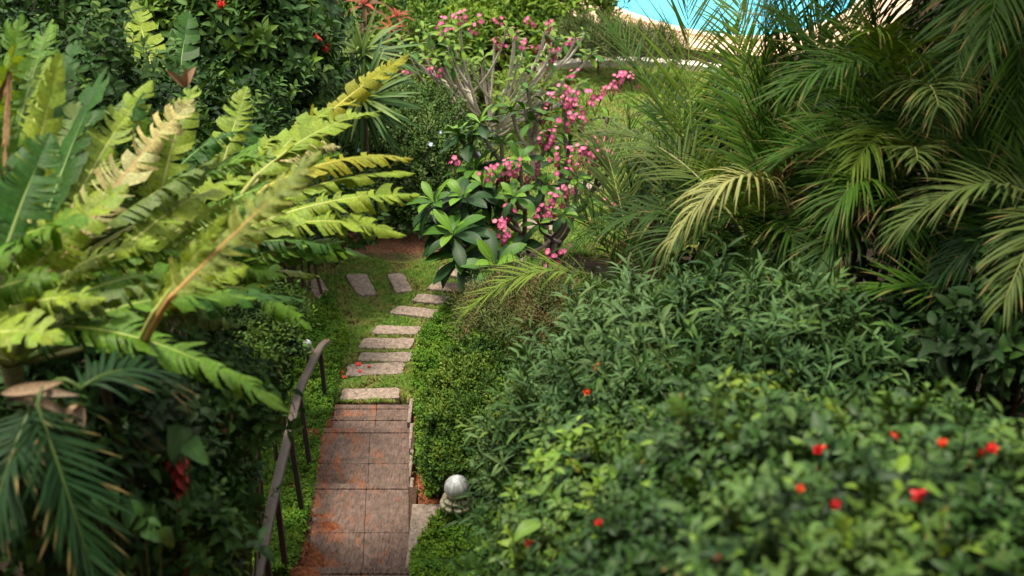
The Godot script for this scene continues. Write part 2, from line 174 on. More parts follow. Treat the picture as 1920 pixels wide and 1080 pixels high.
const FRONDS := [[0, Vector3(1.575, 2.042, -14.253), Vector3(-0.525, 2.455, -13.644), 1.15, 0.55, 0, 1, 0.50, 42, 0.04],
	[0, Vector3(1.551, 2.080, -14.392), Vector3(0.808, 3.433, -14.348), 0.25, 0.85, -10, 0, 0.35, 52, 0.034],
	[0, Vector3(1.584, 2.112, -14.405), Vector3(1.827, 3.079, -14.644), 0.05, 0.6, 30, 5, 0.80, 36, 0.04],
	[0, Vector3(1.628, 2.065, -14.490), Vector3(1.190, 3.727, -15.971), 0.3, 0.85, 10, 4, 0.40, 52, 0.034],
	[0, Vector3(1.718, 2.118, -14.393), Vector3(2.274, 3.145, -14.277), 0.3, 0.7, 0, 4, 0.60, 36, 0.04],
	[0, Vector3(1.674, 2.047, -14.244), Vector3(0.810, 2.764, -13.343), 0.5, 0.5, 0, 0, 0.60, 36, 0.04],
	[0, Vector3(1.628, 2.006, -14.457), Vector3(1.571, 3.790, -16.393), 0.1, 0.7, 40, 0, 0.30, 32, 0.032],
	[0, Vector3(1.762, 2.013, -14.445), Vector3(2.113, 3.686, -16.076), 0.1, 0.8, -30, 4, 0.40, 52, 0.034],
	[1, Vector3(2.984, 4.218, -12.170), Vector3(1.574, 4.464, -11.433), 1.25, 0.6, 5, 2, 1.70, 57, 0.034],
	[1, Vector3(2.044, 3.764, -13.265), Vector3(2.030, 5.983, -14.937), 0.05, 1.1, 10, 1, 0.12, 36, 0.03],
	[1, Vector3(2.190, 3.859, -13.063), Vector3(1.221, 5.375, -15.268), 0.5, 1, 15, 0, 0.20, 36, 0.03],
	[1, Vector3(2.632, 4.063, -12.628), Vector3(2.786, 6.335, -14.066), 0.1, 0.85, 60, 0, 0.30, 62, 0.034],
	[1, Vector3(2.660, 4.065, -12.623), Vector3(2.473, 5.711, -14.159), 0.2, 0.8, -20, 0, 0.30, 40, 0.036],
	[1, Vector3(2.778, 4.119, -12.510), Vector3(3.357, 6.039, -13.859), 0.3, 0.9, 20, 0, 0.40, 59, 0.034],
	[1, Vector3(2.484, 3.956, -12.720), Vector3(1.065, 4.442, -14.322), 0.6, 0.75, 0, 4, 0.60, 52, 0.034],
	[1, Vector3(2.597, 3.944, -12.352), Vector3(2.813, 4.273, -11.326), 0.7, 0.7, 0, 3, 0.70, 52, 0.034],
	[1, Vector3(2.523, 3.900, -12.572), Vector3(2.005, 4.808, -12.189), 0.5, 0.7, 0, 1, 0.60, 52, 0.034],
	[1, Vector3(2.578, 3.956, -12.588), Vector3(3.137, 4.895, -13.314), 0.4, 0.8, 0, 0, 0.50, 57, 0.034],
	[1, Vector3(2.412, 3.788, -12.539), Vector3(1.443, 3.947, -12.093), 0.7, 0.7, 0, 3, 0.60, 52, 0.034],
	[1, Vector3(2.597, 3.893, -12.327), Vector3(2.260, 3.897, -11.254), 0.5, 0.7, 0, 3, 0.90, 46, 0.034],
	[1, Vector3(2.740, 4.279, -12.705), Vector3(2.973, 4.871, -12.462), 0.1, 0.6, 0, 5, 0.90, 33, 0.034],
	[2, Vector3(4.295, 5.308, -12.695), Vector3(2.599, 5.878, -11.728), 0.75, 0.75, 0, 0, 0.75, 59, 0.034],
	[2, Vector3(3.993, 5.145, -12.509), Vector3(3.329, 6.477, -11.631), 0.5, 0.75, 0, 1, 0.80, 59, 0.034],
	[2, Vector3(3.990, 5.246, -12.549), Vector3(3.836, 5.957, -11.077), 0.6, 0.7, 0, 4, 0.90, 57, 0.034],
	[2, Vector3(3.892, 4.844, -11.968), Vector3(3.559, 5.638, -10.598), 0.45, 0.5, 0, 4, 0.60, 40, 0.042],
	[2, Vector3(3.694, 4.711, -11.745), Vector3(3.009, 4.885, -11.115), 0.6, 0.7, 0, 0, 0.80, 52, 0.034],
	[2, Vector3(3.647, 4.610, -11.714), Vector3(3.660, 4.737, -10.847), 0.6, 0.7, 0, 3, 0.90, 52, 0.034],
	[2, Vector3(3.650, 4.621, -11.946), Vector3(2.784, 5.060, -12.141), 0.5, 0.8, 0, 0, 0.70, 57, 0.034],
	[2, Vector3(3.797, 4.850, -12.227), Vector3(3.780, 6.391, -13.418), 0.2, 0.9, 30, 0, 0.40, 59, 0.034],
	[2, Vector3(3.899, 4.812, -12.179), Vector3(4.790, 5.888, -12.496), 0.6, 0.9, 0, 3, 0.60, 59, 0.034],
	[2, Vector3(3.796, 4.735, -11.951), Vector3(4.809, 5.098, -11.507), 0.6, 0.8, 0, 0, 0.70, 57, 0.034],
	[2, Vector3(3.703, 4.432, -11.843), Vector3(3.536, 5.048, -12.609), 0.2, 0.8, -40, 3, 0.60, 57, 0.034],
	[2, Vector3(3.600, 4.413, -11.635), Vector3(2.823, 4.324, -10.889), 0.6, 0.6, 0, 3, 0.80, 46, 0.034],
	[2, Vector3(3.498, 4.619, -12.217), Vector3(3.448, 4.579, -11.531), 0.1, 0.6, 0, 5, 0.90, 39, 0.034],
	[3, Vector3(4.658, 4.084, -10.103), Vector3(3.123, 4.429, -10.395), 0.55, 0.55, 0, 0, 0.35, 44, 0.04],
	[3, Vector3(4.823, 5.225, -10.378), Vector3(3.976, 5.009, -9.204), 0.55, 0.6, 0, 4, 0.75, 44, 0.042],
	[3, Vector3(4.902, 5.062, -10.504), Vector3(3.413, 5.129, -10.307), 0.8, 0.6, 0, 4, 0.70, 44, 0.042],
	[3, Vector3(4.778, 4.511, -10.530), Vector3(4.227, 5.570, -11.694), 0.35, 0.85, 0, 3, 0.50, 59, 0.034],
	[3, Vector3(4.861, 4.613, -10.545), Vector3(4.830, 6.020, -11.622), 0.2, 0.85, 30, 0, 0.50, 59, 0.034],
	[3, Vector3(4.744, 4.436, -10.261), Vector3(3.780, 4.116, -10.240), 0.5, 0.6, 0, 3, 0.70, 52, 0.034],
	[3, Vector3(4.819, 4.347, -10.424), Vector3(4.456, 4.623, -11.436), 0.4, 0.8, 0, 3, 0.70, 57, 0.034],
	[4, Vector3(4.738, 7.262, -12.450), Vector3(3.964, 5.474, -11.524), 0.35, 0.8, 0, 3, 0.60, 62, 0.034],
	[4, Vector3(4.684, 7.235, -12.574), Vector3(4.029, 5.589, -12.882), 0.3, 0.8, 20, 3, 0.60, 62, 0.034],
	[4, Vector3(4.827, 7.269, -12.418), Vector3(4.584, 5.586, -11.106), 0.4, 0.8, 0, 0, 0.60, 62, 0.034],
	[4, Vector3(4.846, 7.270, -12.191), Vector3(4.809, 4.764, -12.292), 0.4, 0.8, 30, 3, 0.60, 62, 0.034],
	[4, Vector3(4.623, 7.256, -12.710), Vector3(3.545, 6.014, -13.160), 0.4, 0.8, 0, 3, 0.60, 62, 0.034],
	[4, Vector3(4.827, 7.269, -12.418), Vector3(5.308, 5.931, -11.148), 0.5, 0.8, 0, 3, 0.60, 57, 0.034],
	[4, Vector3(4.738, 7.262, -12.450), Vector3(4.055, 6.640, -10.783), 0.6, 0.8, 0, 3, 0.60, 57, 0.034],
	[4, Vector3(4.804, 7.270, -12.646), Vector3(5.925, 6.364, -14.411), 0.9, 0.9, 0, 3, 0.60, 57, 0.034],
	[4, Vector3(4.804, 7.270, -12.646), Vector3(4.835, 6.611, -14.871), 0.9, 0.9, 0, 3, 0.60, 57, 0.034],
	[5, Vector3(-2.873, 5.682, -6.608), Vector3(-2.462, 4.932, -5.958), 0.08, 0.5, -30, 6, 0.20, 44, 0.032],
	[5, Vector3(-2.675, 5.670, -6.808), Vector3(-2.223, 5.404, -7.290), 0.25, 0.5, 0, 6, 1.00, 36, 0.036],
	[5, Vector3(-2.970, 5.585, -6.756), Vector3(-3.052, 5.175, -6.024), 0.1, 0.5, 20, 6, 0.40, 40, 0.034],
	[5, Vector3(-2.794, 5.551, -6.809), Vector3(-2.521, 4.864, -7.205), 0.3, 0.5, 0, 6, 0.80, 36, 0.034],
	[6, Vector3(0.746, 3.277, -10.153), Vector3(-0.077, 3.057, -10.514), 0.16, 0.3, 0, 1, 0.60, 34, 0.03],
	[6, Vector3(0.828, 3.245, -10.246), Vector3(0.507, 3.393, -10.481), 0.1, 0.26, 0, 2, 0.60, 28, 0.03],
	[1, Vector3(2.742, 4.072, -12.609), Vector3(3.059, 6.457, -14.040), 0.1, 0.85, 40, 0, 0.50, 52, 0.034],
	[1, Vector3(2.706, 4.078, -12.732), Vector3(2.510, 6.332, -14.536), 0.1, 0.85, -40, 1, 0.40, 52, 0.034],
	[2, Vector3(3.752, 4.714, -12.409), Vector3(3.443, 6.478, -13.957), 0.3, 0.85, 20, 0, 0.60, 52, 0.034],
	[2, Vector3(3.799, 4.871, -12.461), Vector3(2.780, 6.118, -13.585), 0.5, 0.85, 0, 3, 0.70, 52, 0.034],
	[4, Vector3(4.577, 7.252, -12.726), Vector3(3.083, 6.294, -13.781), 0.6, 0.85, 0, 3, 0.80, 52, 0.034],
	[2, Vector3(3.936, 5.215, -12.331), Vector3(3.194, 5.142, -11.404), 0.4, 0.7, 0, 1, 1.60, 48, 0.034],
	[2, Vector3(3.849, 4.547, -11.849), Vector3(4.108, 4.322, -10.471), 0.6, 0.7, 0, 3, 1.40, 48, 0.034],
	[3, Vector3(4.866, 4.798, -10.393), Vector3(3.744, 4.730, -10.110), 0.7, 0.6, 0, 6, 1.20, 48, 0.034],
	[1, Vector3(2.651, 3.999, -12.368), Vector3(3.109, 3.983, -11.096), 0.6, 0.7, 0, 3, 1.30, 48, 0.034],
	[3, Vector3(4.919, 4.379, -11.004), Vector3(3.735, 5.379, -12.392), 0.55528, 0.863183, -7, 3, 0.90, 48, 0.034],
	[3, Vector3(4.902, 4.376, -11.010), Vector3(4.761, 5.386, -13.085), 0.558615, 0.625472, -21, 0, 1.06, 48, 0.034],
	[4, Vector3(4.776, 7.504, -13.246), Vector3(5.700, 4.930, -12.020), 0.272153, 0.650951, -3, 0, 1.12, 48, 0.034],
	[3, Vector3(4.802, 4.358, -11.045), Vector3(5.267, 3.599, -11.785), 0.335062, 0.602228, -6, 3, 1.40, 48, 0.034],
	[2, Vector3(3.879, 4.535, -12.406), Vector3(4.417, 3.548, -12.718), 0.293995, 0.879679, -20, 0, 1.23, 48, 0.034],
	[2, Vector3(3.713, 4.517, -12.448), Vector3(4.366, 3.373, -13.600), 0.470369, 0.62139, -12, 3, 1.07, 48, 0.034],
	[1, Vector3(2.488, 3.847, -13.228), Vector3(0.698, 3.423, -13.388), 0.58032, 0.634996, -15, 3, 1.12, 48, 0.034],
	[2, Vector3(4.038, 4.554, -12.363), Vector3(3.272, 5.148, -12.892), 0.445719, 0.865276, -9, 0, 0.85, 48, 0.034],
	[3, Vector3(5.089, 4.410, -10.943), Vector3(3.933, 5.131, -12.225), 0.215946, 0.663277, 14, 3, 1.12, 48, 0.034],
	[2, Vector3(3.674, 4.512, -12.458), Vector3(4.652, 5.011, -13.073), 0.571547, 0.709308, 29, 0, 1.31, 48, 0.034],
	[1, Vector3(2.706, 3.863, -13.193), Vector3(2.280, 3.563, -13.070), 0.528724, 0.82456, 24, 0, 1.10, 48, 0.034],
	[3, Vector3(4.863, 4.369, -11.024), Vector3(5.056, 3.501, -12.109), 0.249714, 0.690707, -29, 3, 1.41, 48, 0.034],
	[4, Vector3(4.804, 7.506, -13.236), Vector3(4.245, 5.424, -14.056), 0.399432, 0.650385, -2, 3, 0.94, 48, 0.034],
	[2, Vector3(3.730, 4.518, -12.444), Vector3(2.929, 4.821, -14.226), 0.486242, 0.833536, 3, 0, 1.37, 48, 0.034],
	[3, Vector3(4.744, 4.348, -11.065), Vector3(4.476, 4.854, -13.018), 0.263374, 0.615462, 14, 3, 1.00, 48, 0.034],
	[2, Vector3(3.642, 4.509, -12.466), Vector3(3.590, 2.931, -13.230), 0.269078, 0.72211, -15, 3, 1.29, 48, 0.034],
	[3, Vector3(4.747, 4.348, -11.064), Vector3(4.829, 4.255, -12.697), 0.290265, 0.691371, 25, 3, 0.82, 48, 0.034],
	[3, Vector3(4.837, 4.364, -11.033), Vector3(5.976, 3.144, -11.298), 0.339988, 0.823299, 29, 3, 1.03, 48, 0.034],
	[3, Vector3(5.007, 4.395, -10.973), Vector3(5.421, 5.986, -11.393), 0.661009, 0.890771, 20, 3, 1.06, 48, 0.034],
	[1, Vector3(2.473, 3.846, -13.231), Vector3(1.659, 4.525, -15.024), 0.663922, 0.651311, -29, 3, 0.90, 48, 0.034],
	[3, Vector3(4.824, 4.362, -11.038), Vector3(5.455, 3.196, -12.062), 0.481689, 0.671177, -24, 3, 1.18, 48, 0.034],
	[3, Vector3(5.059, 4.405, -10.954), Vector3(4.113, 3.668, -12.627), 0.460762, 0.734336, 23, 3, 1.38, 48, 0.034],
	[3, Vector3(5.000, 4.394, -10.975), Vector3(5.978, 5.424, -12.382), 0.235196, 0.805962, 6, 0, 1.12, 48, 0.034],
	[2, Vector3(3.775, 4.523, -12.433), Vector3(4.504, 4.966, -14.281), 0.393096, 0.759653, 15, 3, 0.96, 48, 0.034],
	[3, Vector3(4.749, 4.348, -11.063), Vector3(4.788, 5.619, -11.622), 0.316536, 0.710356, -25, 3, 1.42, 48, 0.034],
	[3, Vector3(4.878, 4.371, -11.019), Vector3(4.914, 3.242, -11.933), 0.310954, 0.717179, -13, 3, 0.81, 48, 0.034]]
const NEAR_TREE := Vector3(0.629, -0.054, -19.445)
const NEAR_TIPS := [Vector3(-0.702, 2.119, -20.018), Vector3(-0.520, 2.448, -19.888), Vector3(-0.766, 1.709, -18.574), Vector3(-0.467, 1.752, -19.039), Vector3(-1.031, 1.369, -18.716), Vector3(-0.633, 1.396, -18.698), Vector3(-0.895, 1.411, -17.887), Vector3(-0.467, 0.933, -18.589), Vector3(-0.240, 1.122, -17.379), Vector3(0.216, 2.659, -19.986), Vector3(0.388, 2.530, -19.841), Vector3(-0.104, 1.803, -19.507), Vector3(0.126, 2.144, -19.086), Vector3(0.529, 1.707, -19.144), Vector3(0.041, 1.777, -18.463), Vector3(0.602, 2.362, -19.682), Vector3(0.330, 0.702, -17.840), Vector3(0.943, 2.136, -19.905), Vector3(1.001, 1.972, -18.740), Vector3(0.729, 2.008, -19.415), Vector3(1.269, 2.377, -19.294), Vector3(1.389, 1.682, -19.527), Vector3(-0.174, 2.126, -19.812), Vector3(0.418, 1.322, -18.458), Vector3(1.640, 1.957, -19.540), Vector3(-1.203, 1.686, -18.464), Vector3(-1.098, 1.201, -18.618), Vector3(-0.735, 1.091, -17.800), Vector3(-0.341, 1.166, -18.791), Vector3(-0.168, 0.926, -18.316), Vector3(-0.608, 1.761, -19.563), Vector3(-0.884, 2.151, -20.224), Vector3(0.263, 2.834, -20.390), Vector3(0.533, 2.594, -20.546), Vector3(0.880, 2.497, -20.300), Vector3(0.000, 2.450, -20.428), Vector3(1.109, 2.504, -19.549), Vector3(1.540, 2.634, -19.684), Vector3(-0.299, 1.481, -19.022), Vector3(0.217, 1.545, -19.407), Vector3(0.827, 1.567, -18.326), Vector3(1.174, 1.594, -18.669)]
const NEAR_SIZE := [0.64, 0.48, 0.56, 0.50, 0.59, 0.59, 0.64, 0.64, 0.70, 0.41, 0.41, 0.42, 0.41, 0.41, 0.41, 0.36, 0.48, 0.36, 0.36, 0.36, 0.34, 0.31, 0.42, 0.36, 0.34, 0.56, 0.64, 0.70, 0.56, 0.62, 0.59, 0.50, 0.36, 0.36, 0.31, 0.36, 0.34, 0.31, 0.50, 0.36, 0.34, 0.34]
const NEAR_FLOWERS := [Vector3(-0.083, 2.096, -18.811), Vector3(-0.125, 1.387, -18.320), Vector3(-0.107, 1.331, -18.054), Vector3(0.580, 1.566, -18.367), Vector3(0.732, 1.908, -18.128), Vector3(0.516, 2.237, -19.578), Vector3(0.640, 2.423, -19.524), Vector3(0.819, 2.764, -19.947), Vector3(0.991, 2.845, -19.973), Vector3(1.210, 2.879, -20.058), Vector3(1.427, 2.921, -20.093), Vector3(1.657, 2.954, -20.310), Vector3(1.751, 3.213, -19.949), Vector3(0.850, 2.787, -19.159), Vector3(1.160, 2.072, -19.485), Vector3(1.267, 2.316, -19.219), Vector3(0.707, 0.657, -17.712), Vector3(0.823, 1.099, -17.967), Vector3(1.541, 1.833, -18.038), Vector3(-0.887, 2.316, -18.560), Vector3(-0.451, 2.142, -18.448), Vector3(0.951, 2.177, -19.271), Vector3(0.041, 2.211, -18.663), Vector3(0.814, 2.021, -18.215), Vector3(1.450, 2.053, -19.308), Vector3(1.955, 1.624, -18.501), Vector3(1.081, 2.669, -19.958), Vector3(0.256, 1.838, -19.161), Vector3(-0.166, 1.813, -19.077), Vector3(-0.173, 1.396, -17.914), Vector3(0.514, 1.417, -18.755), Vector3(0.577, 2.217, -19.540), Vector3(0.641, 2.888, -19.838), Vector3(1.742, 3.002, -20.386), Vector3(1.986, 3.000, -20.437), Vector3(1.018, 2.251, -18.676), Vector3(1.413, 2.436, -19.102), Vector3(-0.216, 2.092, -18.854), Vector3(0.016, 1.501, -18.535), Vector3(-0.213, 1.428, -18.089), Vector3(0.438, 1.462, -18.406), Vector3(0.628, 1.835, -18.265), Vector3(0.533, 2.302, -19.493), Vector3(0.506, 2.505, -20.029), Vector3(0.820, 3.081, -19.714), Vector3(0.852, 2.757, -20.076), Vector3(1.316, 2.944, -19.464), Vector3(1.600, 3.006, -19.940), Vector3(0.985, 2.526, -19.876), Vector3(1.106, 2.322, -18.905), Vector3(1.446, 2.388, -18.708), Vector3(0.590, 1.084, -17.373), Vector3(0.639, 1.282, -17.426), Vector3(0.737, 2.313, -18.833), Vector3(0.340, 1.888, -19.297), Vector3(0.829, 2.028, -18.782), Vector3(1.223, 2.198, -19.063), Vector3(1.089, 2.606, -19.606), Vector3(0.019, 2.197, -18.680)]
const FAR_TREE := Vector3(-0.395, -0.131, -25.735)
const FAR_TIPS := [Vector3(1.640, 1.691, -25.956), Vector3(0.753, 2.109, -26.421), Vector3(-1.496, 1.146, -26.744), Vector3(-1.579, 1.638, -25.274), Vector3(0.854, 1.990, -26.801), Vector3(-1.774, 1.160, -25.534), Vector3(0.243, 1.652, -25.147), Vector3(-0.837, 1.576, -25.639), Vector3(-0.676, 1.045, -26.541), Vector3(-1.966, 1.741, -26.493), Vector3(-1.306, 1.390, -26.597), Vector3(-0.080, 0.915, -26.243), Vector3(1.446, 1.140, -25.759), Vector3(-0.306, 0.906, -25.595), Vector3(1.572, 1.631, -25.974), Vector3(-2.148, 1.505, -26.637), Vector3(0.211, 1.262, -26.822), Vector3(-2.343, 1.735, -26.644), Vector3(0.075, 1.957, -26.115), Vector3(1.081, 1.386, -25.268), Vector3(-1.526, 1.816, -25.295), Vector3(-1.253, 2.011, -25.386), Vector3(0.252, 1.556, -26.747), Vector3(-0.685, 1.226, -26.576), Vector3(-0.633, 1.333, -26.255), Vector3(-1.698, 1.005, -24.880), Vector3(-0.364, 1.851, -26.097), Vector3(1.098, 1.664, -26.760), Vector3(-0.262, 0.775, -25.283), Vector3(0.636, 1.226, -25.172), Vector3(0.804, 1.055, -26.380), Vector3(1.371, 0.773, -26.589), Vector3(1.491, 2.114, -26.050), Vector3(0.344, 1.579, -25.645), Vector3(-1.105, 1.300, -26.763), Vector3(-1.796, 2.272, -25.664), Vector3(0.672, 1.348, -26.427), Vector3(-2.069, 1.948, -25.125), Vector3(0.835, 0.974, -26.119), Vector3(0.793, 1.897, -25.496), Vector3(0.663, 2.142, -25.912), Vector3(1.294, 2.077, -25.761), Vector3(0.879, 1.669, -26.064), Vector3(0.702, 1.606, -25.875), Vector3(-1.676, 2.216, -25.527), Vector3(-0.028, 0.917, -24.946), Vector3(-0.538, 1.261, -26.604), Vector3(-0.262, 0.533, -26.163), Vector3(0.111, 1.292, -25.564), Vector3(-1.790, 1.629, -25.768), Vector3(-1.838, 0.673, -25.822), Vector3(-1.010, 2.016, -25.323), Vector3(-1.224, 1.594, -26.844), Vector3(-0.600, 1.411, -26.576), Vector3(-1.409, 2.033, -26.101), Vector3(0.878, 1.734, -26.944), Vector3(0.021, 1.189, -26.658), Vector3(-0.099, 2.401, -25.420), Vector3(-1.055, 2.333, -25.637), Vector3(0.044, 2.141, -25.893), Vector3(-1.219, 1.579, -25.550), Vector3(-1.592, 1.825, -25.513), Vector3(-1.374, 1.747, -25.248), Vector3(0.108, 1.760, -25.298)]
const FAR_FLOWERS := [Vector3(-1.411, 2.213, -26.267), Vector3(-1.341, 2.108, -26.130), Vector3(-1.070, 2.525, -25.548), Vector3(-0.706, 2.377, -25.900), Vector3(-0.800, 2.057, -26.410), Vector3(-0.307, 2.312, -26.199), Vector3(0.383, 2.335, -26.118), Vector3(0.763, 2.296, -25.987), Vector3(0.800, 1.956, -26.369), Vector3(-0.021, 2.230, -25.470), Vector3(-0.267, 2.136, -25.310), Vector3(-0.166, 1.722, -26.128), Vector3(0.215, 2.010, -25.467), Vector3(0.501, 1.739, -26.331), Vector3(0.858, 1.743, -25.957), Vector3(0.836, 1.651, -25.889), Vector3(1.196, 1.855, -26.216), Vector3(-2.162, 1.458, -25.274), Vector3(-1.727, 1.412, -26.164), Vector3(-1.523, 1.571, -25.105), Vector3(1.271, 1.469, -25.174), Vector3(0.667, 1.318, -26.030), Vector3(-0.992, 2.356, -26.355), Vector3(1.139, 0.734, -25.866)]
const SPIKY := [[Vector3(-2.717, 2.726, -22.709), "upper spiky rosette plant with long dark hanging blades", 1.15, Vector3(.1,1,.5)], [Vector3(-2.554, 2.428, -21.140), "lower spiky rosette plant facing forward, pale star at its heart", 1.15, Vector3(.1,.7,.8)]]
const CORDYLINES := [[Vector3(-2.992, 2.748, -25.835), "tall red cordyline at the top edge with upright red leaves", 0.55], [Vector3(-2.497, 1.930, -27.742), "bronze cordyline in front of the round dark shrub", 0.45], [Vector3(-2.594, 1.826, -27.179), "short red cordyline below the bronze one", 0.4]]
